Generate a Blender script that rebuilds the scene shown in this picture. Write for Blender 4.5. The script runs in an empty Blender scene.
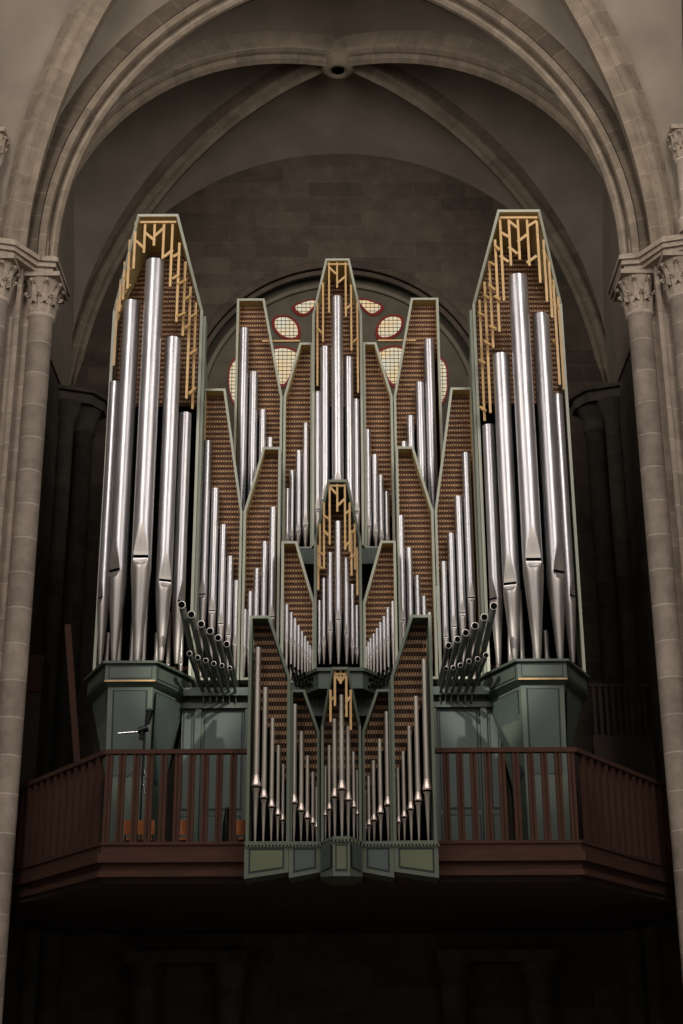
import bpy, math, random
from mathutils import Vector
random.seed(7)
C = bpy.context.scene.collection
PI = math.pi
# ------------------------------------------------------------------ camera model
TH = math.radians(21.04); F = 1500.0; ROLL = .005; YAW = -.0012; CZ = 1.6
def _basis():
    f = Vector((0, math.cos(TH), math.sin(TH))); r = Vector((1, 0, 0)); u = r.cross(f)
    from mathutils import Matrix
    R = Matrix.Rotation(YAW, 3, 'Z'); f = R @ f; r = R @ r; u = R @ u
    c, s = math.cos(-ROLL), math.sin(-ROLL)
    return f, c*r + s*u, -s*r + c*u
CF, CR, CU = _basis()
def P(x, y, Y):
    """survey helper: where a sight line meets the real plane at distance Y -> (X, Z)"""
    d = CF*F + CR*(x-341.5) + CU*(512-y)
    t = Y/d.y
    return d.x*t, d.z*t + CZ
def depth(X, Y, Z): return Vector((X, Y, Z-CZ)).dot(CF)
def rad(w, X, Y, Z): return w*.5*depth(X, Y, Z)/F
cam = bpy.data.cameras.new('camera'); co = bpy.data.objects.new('camera', cam); C.objects.link(co)
from mathutils import Matrix
m3 = Matrix((CR, CU, -CF)).transposed()
co.matrix_world = Matrix.Translation((0, 0, CZ)) @ m3.to_4x4()
cam.sensor_fit = 'VERTICAL'; cam.sensor_height = 36; cam.lens = 36*F/1024; cam.clip_end = 200
bpy.context.scene.camera = co

# ------------------------------------------------------------------ materials
def lin(c): return tuple(((v/255)/12.92 if v <= 10 else ((v/255+.055)/1.055)**2.4) for v in c)
class NT:
    def __init__(s, name):
        s.m = bpy.data.materials.new(name); s.m.use_nodes = True
        s.n = s.m.node_tree.nodes; s.l = s.m.node_tree.links
        s.b = s.n['Principled BSDF']
    def node(s, t, **k):
        n = s.n.new(t)
        for a, v in k.items():
            if a in n.inputs: n.inputs[a].default_value = v
            else: setattr(n, a, v)
        return n
    def link(s, a, b): s.l.new(a, b)
def plain(name, col, rough=.6, metal=0, noise=.12, scale=6.0, bump=0, stretch=(1, 1, 1)):
    t = NT(name); t.b.inputs['Roughness'].default_value = rough; t.b.inputs['Metallic'].default_value = metal
    g = t.node('ShaderNodeNewGeometry'); mp = t.node('ShaderNodeMapping'); mp.inputs['Scale'].default_value = stretch
    nz = t.node('ShaderNodeTexNoise', Scale=scale, Detail=5.0)
    t.link(g.outputs['Position'], mp.inputs['Vector']); t.link(mp.outputs[0], nz.inputs['Vector'])
    cr = t.node('ShaderNodeValToRGB'); L = lin(col)
    cr.color_ramp.elements[0].position = .3; cr.color_ramp.elements[1].position = .7
    cr.color_ramp.elements[0].color = (*[v*(1-noise) for v in L], 1); cr.color_ramp.elements[1].color = (*[min(1, v*(1+noise)) for v in L], 1)
    t.link(nz.outputs['Fac'], cr.inputs[0]); t.link(cr.outputs[0], t.b.inputs['Base Color'])
    if bump:
        b = t.node('ShaderNodeBump', Strength=bump, Distance=.02); t.link(nz.outputs['Fac'], b.inputs['Height']); t.link(b.outputs[0], t.b.inputs['Normal'])
    return t.m
def stone(name, col, joint, bw, bh, mortar=.012, mode='wall', var=.25, offset=.5, rough=.9):
    """coursed masonry; mode wall: courses over world x+y and z, uv: courses along a swept arch, drum: only level joints"""
    t = NT(name); t.b.inputs['Roughness'].default_value = rough
    if mode == 'uv':
        g = t.node('ShaderNodeUVMap'); vec = g.outputs[0]
    else:
        g = t.node('ShaderNodeNewGeometry'); sp = t.node('ShaderNodeSeparateXYZ'); t.link(g.outputs['Position'], sp.inputs[0])
        ad = t.node('ShaderNodeMath', operation='ADD'); t.link(sp.outputs[0], ad.inputs[0]); t.link(sp.outputs[1], ad.inputs[1])
        mu = t.node('ShaderNodeMath', operation='MULTIPLY'); mu.inputs[1].default_value = .02 if mode == 'drum' else 1.0; t.link(ad.outputs[0], mu.inputs[0])
        cb = t.node('ShaderNodeCombineXYZ'); t.link(mu.outputs[0], cb.inputs[0]); t.link(sp.outputs[2], cb.inputs[1]); vec = cb.outputs[0]
    br = t.node('ShaderNodeTexBrick', Scale=1.0); br.offset = offset
    br.inputs['Mortar Size'].default_value = mortar; br.inputs['Mortar Smooth'].default_value = .3
    br.inputs['Brick Width'].default_value = bw; br.inputs['Row Height'].default_value = bh
    L = lin(col); J = lin(joint)
    br.inputs['Color1'].default_value = (*[v*(1-var) for v in L], 1); br.inputs['Color2'].default_value = (*[v*(1+var) for v in L], 1)
    br.inputs['Mortar'].default_value = (*J, 1)
    nd = t.node('ShaderNodeTexNoise', Scale=1.5, Detail=2.0)
    g2 = t.node('ShaderNodeNewGeometry'); t.link(g2.outputs['Position'], nd.inputs['Vector'])
    mixv = t.node('ShaderNodeVectorMath', operation='MULTIPLY_ADD'); mixv.inputs[1].default_value = (.03, .03, .03)
    t.link(nd.outputs['Color'], mixv.inputs[0]); t.link(vec, mixv.inputs[2]); t.link(mixv.outputs[0], br.inputs['Vector'])
    nz = t.node('ShaderNodeTexNoise', Scale=3.5, Detail=8.0, Roughness=.65); t.link(g2.outputs['Position'], nz.inputs['Vector'])
    mr = t.node('ShaderNodeMapRange'); mr.inputs[1].default_value = .3; mr.inputs[2].default_value = .7; mr.inputs[3].default_value = .72; mr.inputs[4].default_value = 1.22
    t.link(nz.outputs['Fac'], mr.inputs[0])
    mx = t.node('ShaderNodeVectorMath', operation='SCALE'); t.link(br.outputs['Color'], mx.inputs[0]); t.link(mr.outputs[0], mx.inputs['Scale'])
    t.link(mx.outputs[0], t.b.inputs['Base Color'])
    b = t.node('ShaderNodeBump', Strength=.5, Distance=.01)
    sb = t.node('ShaderNodeMath', operation='MULTIPLY_ADD'); sb.inputs[1].default_value = -.6; t.link(br.outputs['Fac'], sb.inputs[0]); t.link(nz.outputs['Fac'], sb.inputs[2])
    t.link(sb.outputs[0], b.inputs['Height']); t.link(b.outputs[0], t.b.inputs['Normal'])
    return t.m
M = {}
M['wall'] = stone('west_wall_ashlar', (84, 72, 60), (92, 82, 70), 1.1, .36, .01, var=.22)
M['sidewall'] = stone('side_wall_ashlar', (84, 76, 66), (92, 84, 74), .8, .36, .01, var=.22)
M['pier'] = stone('pier_ashlar', (146, 130, 116), (165, 152, 136), .7, .55, .012, var=.15)
M['drum'] = stone('column_drum_stone', (164, 148, 134), (192, 180, 164), 5, .56, .012, mode='drum', var=.12)
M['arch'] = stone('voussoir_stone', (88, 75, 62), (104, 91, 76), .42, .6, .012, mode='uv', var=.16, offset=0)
M['rib'] = stone('rib_stone', (134, 119, 102), (150, 136, 118), .5, .6, .01, mode='uv', var=.14, offset=0)
M['capital'] = plain('carved_stone', (158, 142, 126), .9, noise=.2, scale=12, bump=.5)
M['plaster'] = plain('vault_plaster', (136, 124, 110), .95, noise=.14, scale=1.3, bump=.15)
M['green'] = plain('sage_green_paint', (120, 124, 108), .5, noise=.1, scale=2.5)
M['green_shaded'] = plain('shaded_sage_green_paint', (94, 100, 84), .55, noise=.1, scale=2.5)  # sage green darkened to paint in the dimmer light on the chair organ
M['green_edge'] = plain('pale_green_edge_paint', (170, 170, 152), .5, noise=.08, scale=3)
M['teal'] = plain('blue_green_paint', (74, 83, 73), .5, noise=.12, scale=2)
M['stile'] = plain('grey_green_stile_paint', (92, 102, 90), .5, noise=.1, scale=2)
M['teal_dark'] = plain('dark_groove_paint', (30, 38, 36), .6, noise=.1)
M['olive'] = plain('olive_panel_paint', (100, 104, 78), .5, noise=.1, scale=2)
M['slate'] = plain('slate_panel_paint', (76, 86, 80), .5, noise=.1, scale=2)
M['cream'] = plain('cream_paint', (196, 172, 118), .55, noise=.08, scale=3)
M['gold'] = plain('honey_gold_wood', (198, 160, 106), .5, noise=.12, scale=8)
M['slat'] = plain('brown_slat_wood', (108, 76, 54), .6, noise=.2, scale=9)
M['strip'] = plain('tan_strip_wood', (222, 172, 122), .6, noise=.2, scale=9)
M['back'] = plain('shaded_brown_backing', (52, 36, 28), .8, noise=.2)  # darkened to carry the shade between the chair organ's slats
M['cloth'] = plain('brown_cloth', (148, 106, 74), .9, noise=.2)
M['wood'] = plain('red_brown_oak', (68, 37, 22), .85, noise=.25, scale=5, stretch=(6, 6, .6))
M['wood_beam'] = plain('red_brown_beam', (68, 37, 22), .85, noise=.25, scale=4, stretch=(.4, 3, 6))
M['wood_dark'] = plain('dark_soffit_wood', (62, 48, 38), .8, noise=.2, scale=3)
M['orange'] = plain('orange_wood', (196, 110, 48), .5, noise=.15, scale=5)
M['black'] = plain('black_metal', (20, 20, 22), .4, metal=.3, noise=.1)
M['void'] = plain('hollow_shade_black', (8, 8, 8), .9, noise=.1)  # black colour standing in for the shade inside hollows
M['void'].node_tree.nodes['Principled BSDF'].inputs['Specular IOR Level'].default_value = 0
M['chrome'] = plain('chrome', (200, 200, 200), .2, metal=1, noise=.05)
M['lead'] = plain('lead_came', (30, 28, 26), .7, noise=.1)
M['paper'] = plain('white_paper', (200, 196, 186), .8, noise=.05)
M['floor'] = stone('floor_flags', (110, 100, 88), (80, 72, 62), .8, .8, .01)
def metal(name, col, rough=.26):
    t = NT(name); t.b.inputs['Metallic'].default_value = .8
    g = t.node('ShaderNodeNewGeometry'); mp = t.node('ShaderNodeMapping'); mp.inputs['Scale'].default_value = (9, 9, .7)
    nz = t.node('ShaderNodeTexNoise', Scale=2.0, Detail=6.0); t.link(g.outputs['Position'], mp.inputs['Vector']); t.link(mp.outputs[0], nz.inputs['Vector'])
    cr = t.node('ShaderNodeValToRGB'); L = lin(col)
    cr.color_ramp.elements[0].position = .3; cr.color_ramp.elements[1].position = .7
    cr.color_ramp.elements[0].color = (*[v*.82 for v in L], 1); cr.color_ramp.elements[1].color = (*[min(1, v*1.08) for v in L], 1)
    t.link(nz.outputs['Fac'], cr.inputs[0]); t.link(cr.outputs[0], t.b.inputs['Base Color'])
    mr = t.node('ShaderNodeMapRange'); mr.inputs[1].default_value = .3; mr.inputs[2].default_value = .7; mr.inputs[3].default_value = rough-.04; mr.inputs[4].default_value = rough+.1
    t.link(nz.outputs['Fac'], mr.inputs[0]); t.link(mr.outputs[0], t.b.inputs['Roughness'])
    b = t.node('ShaderNodeBump', Strength=.12, Distance=.004); t.link(nz.outputs['Fac'], b.inputs['Height']); t.link(b.outputs[0], t.b.inputs['Normal'])
    return t.m
M['tin'] = metal('polished_tin', (192, 188, 189), .33)
M['tin_foot'] = metal('dull_tin_foot', (176, 168, 162), .42)
M['tin_warm'] = metal('warm_tin', (184, 174, 162), .42)
M['lip'] = metal('satin_lip_tin', (186, 178, 170), .4)
M['tin_bright'] = metal('bright_lip_tin', (238, 218, 208), .3)
M['trumpet'] = metal('dark_lead_alloy', (128, 132, 124), .4)
def glass(name, col, e, lead=True, cell=.11):
    t = NT(name); t.b.inputs['Roughness'].default_value = .4
    g = t.node('ShaderNodeNewGeometry'); sp = t.node('ShaderNodeSeparateXYZ'); t.link(g.outputs['Position'], sp.inputs[0])
    cb = t.node('ShaderNodeCombineXYZ'); t.link(sp.outputs[0], cb.inputs[0]); t.link(sp.outputs[2], cb.inputs[1])
    nz = t.node('ShaderNodeTexNoise', Scale=2.2, Detail=3.0); t.link(cb.outputs[0], nz.inputs['Vector'])
    cr = t.node('ShaderNodeValToRGB'); L = lin(col)
    cr.color_ramp.elements[0].position = .35; cr.color_ramp.elements[1].position = .65
    cr.color_ramp.elements[0].color = (L[0], L[1]*.9, L[2]*.75, 1); cr.color_ramp.elements[1].color = (L[0]*.8, L[1]*.95, L[2]*1.15, 1)
    if not lead: cr.color_ramp.elements[1].color = (*[v*.7 for v in L], 1); cr.color_ramp.elements[0].color = (*L, 1)
    t.link(nz.outputs['Fac'], cr.inputs[0])
    t.link(cr.outputs[0], t.b.inputs['Base Color']); t.link(cr.outputs[0], t.b.inputs['Emission Color']); t.b.inputs['Emission Strength'].default_value = e
    return t.m
M['glass'] = glass('leaded_cream_glass', (226, 206, 170), .62)
M['redglass'] = glass('red_border_glass', (120, 26, 18), .3, lead=False)

# ------------------------------------------------------------------ mesh helpers
class MB:
    def __init__(s): s.v = []; s.f = []; s.mi = []; s.sm = []; s.uv = {}; s.cur = 0
    def add(s, vs, fs, smooth=False, mi=None):
        o = len(s.v); s.v += [tuple(v) for v in vs]
        for f in fs:
            s.f.append([i+o for i in f]); s.mi.append(s.cur if mi is None else mi); s.sm.append(smooth)
        return s
    def box(s, x0, x1, y0, y1, z0, z1, mi=None):
        return s.add([(x0,y0,z0),(x1,y0,z0),(x1,y1,z0),(x0,y1,z0),(x0,y0,z1),(x1,y0,z1),(x1,y1,z1),(x0,y1,z1)],
              [(0,3,2,1),(4,5,6,7),(0,1,5,4),(1,2,6,5),(2,3,7,6),(3,0,4,7)], mi=mi)
    def bar(s, a, b, w, d, up=(0,1,0), mi=None):
        """rectangular bar from a to b; w across, d along 'up'"""
        a = Vector(a); b = Vector(b); t = (b-a).normalized(); u = Vector(up); u = (u - t*u.dot(t)).normalized(); r = t.cross(u)
        vs = [p + r*sx*w/2 + u*sy*d/2 for p in (a, b) for sx, sy in ((-1,-1),(1,-1),(1,1),(-1,1))]
        return s.add(vs, [(3,2,1,0),(4,5,6,7),(0,1,5,4),(1,2,6,5),(2,3,7,6),(3,0,4,7)], mi=mi)
    def tube(s, a, b, ra, rb, n=16, caps=True, smooth=True, mi=None):
        a = Vector(a); b = Vector(b); t = (b-a).normalized(); u = Vector((0,0,1)) if abs(t.z) < .9 else Vector((1,0,0)); r = t.cross(u).normalized(); u = r.cross(t)
        vs = [p + (r*math.cos(2*PI*k/n)+u*math.sin(2*PI*k/n))*q for p, q in ((a, ra), (b, rb)) for k in range(n)]
        fs = [(k, (k+1) % n, n+(k+1) % n, n+k) for k in range(n)]
        s.add(vs, fs, smooth, mi)
        if caps: s.add(vs[:n], [tuple(range(n))[::-1]], False, mi); s.add(vs[n:], [tuple(range(n))], False, mi)
        return s
    def lathe(s, cx, cy, prof, n=24, mi=None, a0=0, caps=True):
        vs = []; fs = []
        for (r, z) in prof: vs += [(cx+r*math.cos(a0+2*PI*k/n), cy+r*math.sin(a0+2*PI*k/n), z) for k in range(n)]
        for i in range(len(prof)-1): fs += [(i*n+k, i*n+(k+1) % n, (i+1)*n+(k+1) % n, (i+1)*n+k) for k in range(n)]
        s.add(vs, fs, True, mi)
        if caps:
            s.add(vs[:n], [tuple(range(n))[::-1]], False, mi); s.add(vs[-n:], [tuple(range(n))], False, mi)
        return s
    def prism(s, poly, z0, z1, mi=None):
        n = len(poly); vs = [(x, y, z0) for x, y in poly]+[(x, y, z1) for x, y in poly]
        fs = [tuple(range(n))[::-1], tuple(range(n, 2*n))]+[(k, (k+1) % n, n+(k+1) % n, n+k) for k in range(n)]
        return s.add(vs, fs, mi=mi)
    def loft(s, A, B, mi=None, caps=True):
        n = len(A); fs = [(k, (k+1) % n, n+(k+1) % n, n+k) for k in range(n)]
        if caps: fs += [tuple(range(n))[::-1], tuple(range(n, 2*n))]
        return s.add(list(A)+list(B), fs, mi=mi)
    def plate(s, pts, y0, y1, mi=None):
        """polygon in x,z given thickness along y"""
        return s.loft([(x, y0, z) for x, z in pts], [(x, y1, z) for x, z in pts], mi)
    def sweep(s, path, bvec, prof, ucoord=True, mi=None, closed=True, smooth=False):
        """path points in a plane with normal bvec; prof = (a, w): a towards the inside of the arch, w along bvec"""
        b = Vector(bvec).normalized(); n = len(path); m = len(prof); vs = []; uvs = []; L = 0
        pl = [0]
        for k in range(m): pl.append(pl[-1]+math.dist(prof[k], prof[(k+1) % m]))
        for i, p in enumerate(path):
            p = Vector(p); t = (Vector(path[min(i+1, n-1)])-Vector(path[max(i-1, 0)])).normalized(); nn = b.cross(t).normalized()
            if i: L += (p-Vector(path[i-1])).length
            for a, w in prof: vs.append(p+nn*a+b*w)
            uvs.append(L)
        o = len(s.v); s.v += [tuple(v) for v in vs]
        for i in range(n-1):
            for k in range(m if closed else m-1):
                k2 = (k+1) % m
                s.uv[len(s.f)] = [(uvs[i], pl[k]), (uvs[i], pl[k+1]), (uvs[i+1], pl[k+1]), (uvs[i+1], pl[k])]
                s.f.append([o+i*m+k, o+i*m+k2, o+(i+1)*m+k2, o+(i+1)*m+k]); s.mi.append(s.cur if mi is None else mi); s.sm.append(smooth)
        return s
    def build(s, name, mats, root=None):
        me = bpy.data.meshes.new(name)
        off = Vector(root['_o']) if root is not None else Vector((0,0,0))
        me.from_pydata([(v[0]-off.x, v[1]-off.y, v[2]-off.z) for v in s.v], [], s.f)
        if not isinstance(mats, (list, tuple)): mats = [mats]
        for m in mats: me.materials.append(m)
        me.polygons.foreach_set('material_index', s.mi); me.polygons.foreach_set('use_smooth', s.sm)
        if s.uv:
            ul = me.uv_layers.new(name='UVMap')
            for fi, uv in s.uv.items():
                for li, q in zip(me.polygons[fi].loop_indices, uv): ul.data[li].uv = q
        me.update()
        o = bpy.data.objects.new(name, me); C.objects.link(o)
        if root is not None: o.parent = root
        o['_o'] = tuple(off)
        return o
def fixn(o):
    import bmesh
    bm = bmesh.new(); bm.from_mesh(o.data); bmesh.ops.recalc_face_normals(bm, faces=bm.faces); bm.to_mesh(o.data); bm.free(); return o
def thing(name, label, cat, loc, group=None):
    o = bpy.data.objects.new(name, None); C.objects.link(o); o.location = loc; o.empty_display_size = .1
    o['label'] = label; o['category'] = cat; o['_o'] = tuple(loc)
    if group: o['group'] = group
    return o
def tag(o, label, cat, group=None, kind=None):
    o['label'] = label; o['category'] = cat
    if group: o['group'] = group
    if kind: o['kind'] = kind
    return o
def struct(name, mb, m, label=None, cat=None):
    o = fixn(mb.build(name, m)); o['kind'] = 'structure'
    if label: o['label'] = label
    if cat: o['category'] = cat
    return o

# ================================================================== THE CHURCH
ZS = 14.2                         # springing level
XH = 4.68                         # clear half width under the great arch
YW = 27.0                         # west wall
# --- arch curves
def tarch(k, R=5.88, c=1.2, z0=14.5, Y=21.5):        # k 0..1 from left springer over the apex to the right
    a1 = math.acos(c/R)
    if k <= .5:
        a = (k/.5)*a1; return Vector((c-R*math.cos(a), Y, z0+R*math.sin(a)))
    a = ((1-k)/.5)*a1; return Vector((-c+R*math.cos(a), Y, z0+R*math.sin(a)))
N = 48
M_ = MB()
path = [tarch(i/N) for i in range(N+1)]
path = [Vector((path[0].x, 21.5, 14.2))]+path+[Vector((path[-1].x, 21.5, 14.2))]
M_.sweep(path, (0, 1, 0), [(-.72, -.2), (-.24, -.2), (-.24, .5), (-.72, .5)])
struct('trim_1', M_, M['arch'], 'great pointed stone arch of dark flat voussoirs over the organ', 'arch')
M_ = MB()
M_.sweep(path, (0, 1, 0), [(-.26, -.12), (-.22, -.2), (-.16, -.22), (-.11, -.18), (-.1, -.11), (-.15, -.05), (-.15, .02),
        (-.09, .0), (-.05, -.04), (.01, -.04), (.05, .01), (.05, .08), (.01, .13), (-.06, .13), (-.12, .2), (-.26, .22)])
struct('trim_21', M_, M['rib'], 'rounded stone roll mouldings under the great pointed arch', 'moulding')
# vertical jamb piece joining arch to impost is part of pier below
def ribpath(x1, y1, xb, yb, z0=ZS+.1, zb=20.42, n=26, full=False):
    """from the springer (x1,y1) up to the boss (xb,yb)"""
    L = math.dist((x1, y1), (xb, yb)); H = zb-z0; R = (L*L+H*H)/(2*L); am = math.asin(min(1, H/R)); out = []
    if R < L+1e-6 and H < L: am = PI-am
    for i in range(n+1):
        a = am*i/n; f_ = (R-R*math.cos(a))/L
        out.append(Vector((x1+(xb-x1)*f_, y1+(yb-y1)*f_, z0+R*math.sin(a))))
    return out
BOSS = (0, 24.25)
ribprof = [(-.36, -.13), (-.04, -.13), (-.02, -.17), (.04, -.17), (.07, -.12), (.08, -.07), (.14, -.06), (.18, 0), (.14, .06), (.08, .07), (.07, .12), (.04, .17), (-.02, .17), (-.04, .13), (-.36, .13)]
def rib(name, p, label, sc=1.0):
    d = Vector((p[-1].x-p[0].x, p[-1].y-p[0].y, 0)).normalized()
    b = d.cross(Vector((0, 0, 1)))              # normal of the rib's plane
    t = (p[1]-p[0]).normalized()
    pr = [(a*sc, w*sc) for a, w in ribprof]
    # make 'a' point to the inside (towards boss / below)
    if b.cross(t).dot(d) < 0: b = -b
    m = MB(); m.sweep(p, b, pr)
    return struct(name, m, M['rib'], label, 'rib')
RF = {s: ribpath(s*5.15, 21.85, *BOSS, z0=ZS-.1, zb=20.47) for s in (-1, 1)}
RB = {s: ribpath(s*5.42, 27.15, *BOSS, z0=14.1, zb=20.47) for s in (-1, 1)}
RN = {s: ribpath(s*5.28, 21.2, 0, 18.3, z0=ZS-.05, zb=21.9) for s in (-1, 1)}
k = 2
for s, w in ((-1, 'left'), (1, 'right')):
    rib('trim_%d' % k, RF[s], 'moulded stone vault rib rising from the %s pier to the boss' % w, 1.4); k += 1
    rib('trim_%d' % k, RB[s], 'stone vault rib rising from the far %s corner to the boss' % w, 1.15); k += 1
    rib('trim_%d' % k, RN[s], 'thick stone rib springing toward the viewer beside the great arch, %s side' % w, 1.45); k += 1
# boss with a round eye
b = MB(); b.lathe(0, 24.25, [(.02, 20.22), (.12, 20.18), (.16, 20.13), (.25, 20.13), (.32, 20.22), (.34, 20.45), (.3, 20.65)], 28)
struct('trim_8', b, M['rib'], 'round stone boss with dark eye where the ribs meet', 'boss')
b = MB(); b.lathe(0, 24.25, [(.01, 20.155), (.13, 20.17), (.13, 20.3)], 20)
struct('trim_9', b, M['void'], 'dark eye of the round vault boss', 'boss eye')
# webs
def ruled(m, A, B, bulge=0, steps=6):
    n = len(A); vs = []
    for i in range(n):
        for j in range(steps+1):
            t = j/steps; v = A[i]*(1-t)+B[i]*t; v = v+Vector((0, 0, bulge*4*t*(1-t)*min(1, i/(n*.5)))); vs.append(v)
    w = steps+1
    m.add(vs, [(i*w+j, i*w+j+1, (i+1)*w+j+1, (i+1)*w+j) for i in range(n-1) for j in range(steps)], True)
n = 26
v_ = MB()
def up(p, d=.12): return [q+Vector((0, 0, d)) for q in p]
for s in (-1, 1):
    ta = []
    for i in range(n+1):
        q = tarch(.5*i/n, R=6.42, c=1.2) ; q.x = abs(q.x)*s if i < n else 0; ta.append(Vector((q.x, 21.6, q.z)))
    ruled(v_, up(RF[s], .3), ta, .12)                                   # between arch and front rib
    wa = [Vector((s*5.3*math.cos(i/n*PI/2), YW+.1, 14.6+5.5*math.sin(i/n*PI/2))) for i in range(n+1)]
    ruled(v_, up(RB[s], .3), wa, .1)                                    # towards the west wall
    sa = [Vector((s*5.42, 22.0+2.25*(1-math.cos(i/n*PI/2)), 14.3+5.4*math.sin(i/n*PI/2))) for i in range(n+1)]
    sb = [Vector((s*5.42, 27.0-2.75*(1-math.cos(i/n*PI/2)), 14.3+5.4*math.sin(i/n*PI/2))) for i in range(n+1)]
    ruled(v_, up(RF[s], .3), sa, .1); ruled(v_, up(RB[s], .3), sb, .1)      # side severies
    tb = [Vector((p.x, 21.3, p.z)) for p in ta]
    ruled(v_, up(RN[s], .2), tb, .1)                                # near bay, against the arch
    sc = [Vector((s*5.8, 20.9-2.6*(1-math.cos(i/n*PI/2)), 15.0+5.6*math.sin(i/n*PI/2))) for i in range(n+1)]
    ruled(v_, up(RN[s], .2), sc, .1)
for s in (-1, 1):
    v_.box(s*5.12, s*5.6, 22.0, 22.35, 14.15, 18.8); v_.box(s*5.36, s*5.42, 22.3, 26.9, 14.3, 18.5)
o = v_.build('ceiling', M['plaster']); o['kind'] = 'structure'
# --- west wall with round window recess
RCX, RCZ, RR = -.02, 14.38, 3.08
w = MB()
nseg = 64
def ring(r, y): return [(RCX+r*math.cos(2*PI*i/nseg), y, RCZ+r*math.sin(2*PI*i/nseg)) for i in range(nseg)]
def sq(i):
    a = 2*PI*i/nseg; c, s_ = math.cos(a), math.sin(a); kx = (7.2 if c > 0 else 7.2)/max(abs(c), 1e-6); kz = (7.5 if s_ > 0 else RCZ)/max(abs(s_), 1e-6); q = min(kx, kz)
    return (RCX+c*q, YW, RCZ+s_*q)
outer = [sq(i) for i in range(nseg)]; r0 = ring(RR, YW); r1 = ring(RR, YW+.35)
for A, B in ((outer, r0), (r0, r1)):
    w.add(A+B, [(i, (i+1) % nseg, nseg+(i+1) % nseg, nseg+i) for i in range(nseg)])
for cx, cz in ((-7.22, -0), (7.18, 0)): pass
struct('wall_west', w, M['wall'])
t = MB()
cir = [Vector((RCX+RR*math.cos(a), YW, RCZ+RR*math.sin(a))) for a in [2*PI*i/96 for i in range(97)]]
t.sweep(cir, (0, 1, 0), [(-.1, -.02), (-.1, -.06), (.0, -.1), (.06, -.06), (.02, .02)])
t.sweep([Vector((RCX+(RR-.16)*math.cos(2*PI*i/96), YW, RCZ+(RR-.16)*math.sin(2*PI*i/96))) for i in range(97)], (0, 1, 0), [(-.04, .1), (-.04, .04), (.05, .03), (.06, .1)])
struct('trim_10', t, M['wall'], 'round moulded stone ring of the rose window', 'moulding')
# --- rose window
win = bpy.data.objects.new('window_1', None); C.objects.link(win); win.location = (RCX, YW+.3, RCZ); win['_o'] = (RCX, YW+.3, RCZ)
win['kind'] = 'structure'; win['label'] = 'round rose window with red-bordered leaded glass behind the organ'; win['category'] = 'window'
tr = MB(); tr.lathe(0, 0, [(.01, 0), (RR+.05, 0), (RR+.05, .1), (.01, .1)], 64)
tr.v = [(RCX+x, YW+.34+z, RCZ+y) for x, y, z in tr.v]
for rr_ in (1.05, 2.75):
    cc = [Vector((RCX+rr_*math.cos(2*PI*i/72), YW+.3, RCZ+rr_*math.sin(2*PI*i/72))) for i in range(73)]
    tr.sweep(cc, (0, 1, 0), [(-.05, .08), (-.04, -.03), (.04, -.03), (.05, .08)])
M['tracery'] = plain('dark_tracery_stone', (112, 104, 88), .9, noise=.15, scale=3)
fixn(tr.build('tracery', M['tracery'], win))
GY = YW+.31
def pane(pts_px, mirror=True):
    base = [P(x, y, GY) for x, y in pts_px]
    for sg in ((1, -1) if mirror else (1,)):
        pts = [((RCX+(x-RCX)*sg), z) for x, z in base]
        # smooth the outline (Chaikin)
        for _ in range(2):
            q = []
            for i in range(len(pts)):
                a, b2 = pts[i], pts[(i+1) % len(pts)]
                q += [(a[0]*.75+b2[0]*.25, a[1]*.75+b2[1]*.25), (a[0]*.25+b2[0]*.75, a[1]*.25+b2[1]*.75)]
            pts = q
        cx = sum(p[0] for p in pts)/len(pts); cz = sum(p[1] for p in pts)/len(pts)
        r = math.sqrt(sum((p[0]-cx)**2+(p[1]-cz)**2 for p in pts)/len(pts)); kf = (r+.055)/r
        big = [(cx+(x-cx)*kf, cz+(z-cz)*kf) for x, z in pts]
        fr = MB(); n_ = len(pts)
        for yy in (GY-.015,):
            fr.add([(x, yy, z) for x, z in big]+[(x, yy, z) for x, z in pts]+[(x, GY+.03, z) for x, z in big],
                   [(i, (i+1) % n_, n_+(i+1) % n_, n_+i) for i in range(n_)]+[(i, (i+1) % n_, 2*n_+(i+1) % n_, 2*n_+i) for i in range(n_)])
        border = fixn(fr.build('border_glass', M['redglass'], win))
        g = MB(); g.add([(cx, GY-.005, cz)]+[(x, GY-.005, z) for x, z in pts], [(0, i+1, (i+1) % n_+1) for i in range(n_)])
        gl = g.build('pane', M['glass'], win)
        ld = MB(); xs = [p[0] for p in pts]; zs = [p[1] for p in pts]
        def span(val, ax):
            o_ = []
            for i in range(n_):
                a, b2 = pts[i], pts[(i+1) % n_]
                if (a[ax]-val)*(b2[ax]-val) < 0:
                    f_ = (val-a[ax])/(b2[ax]-a[ax]); o_.append(a[1-ax]+(b2[1-ax]-a[1-ax])*f_)
            return (min(o_), max(o_)) if len(o_) > 1 else None
        for ax, lo, hi in ((0, min(xs), max(xs)), (1, min(zs), max(zs))):
            q = lo+.05
            while q < hi:
                sp = span(q, ax)
                if sp:
                    a = (q, GY-.012, sp[0]) if ax == 0 else (sp[0], GY-.012, q); b2 = (q, GY-.012, sp[1]) if ax == 0 else (sp[1], GY-.012, q)
                    ld.bar(a, b2, .009, .012)
                q += .085
        ld.build('leading', M['lead'], gl) if ld.v else None
def Z(x0, y0, s, pts): return [(x0+x/s, y0+y/s) for x, y in pts]
pane(Z(255, 255, 4.02, [(82, 255), (120, 248), (152, 262), (172, 290), (172, 334), (120, 332), (86, 305), (78, 278)]))
pane(Z(255, 255, 4.02, [(150, 210), (200, 188), (252, 178), (238, 205), (198, 245)]))
pane(Z(255, 255, 4.02, [(62, 385), (110, 372), (155, 385), (175, 400), (150, 460), (118, 530), (80, 500)]))
pane([(230, 366), (238, 358), (252, 370), (254, 392), (246, 408), (234, 404), (229, 388)])
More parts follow.
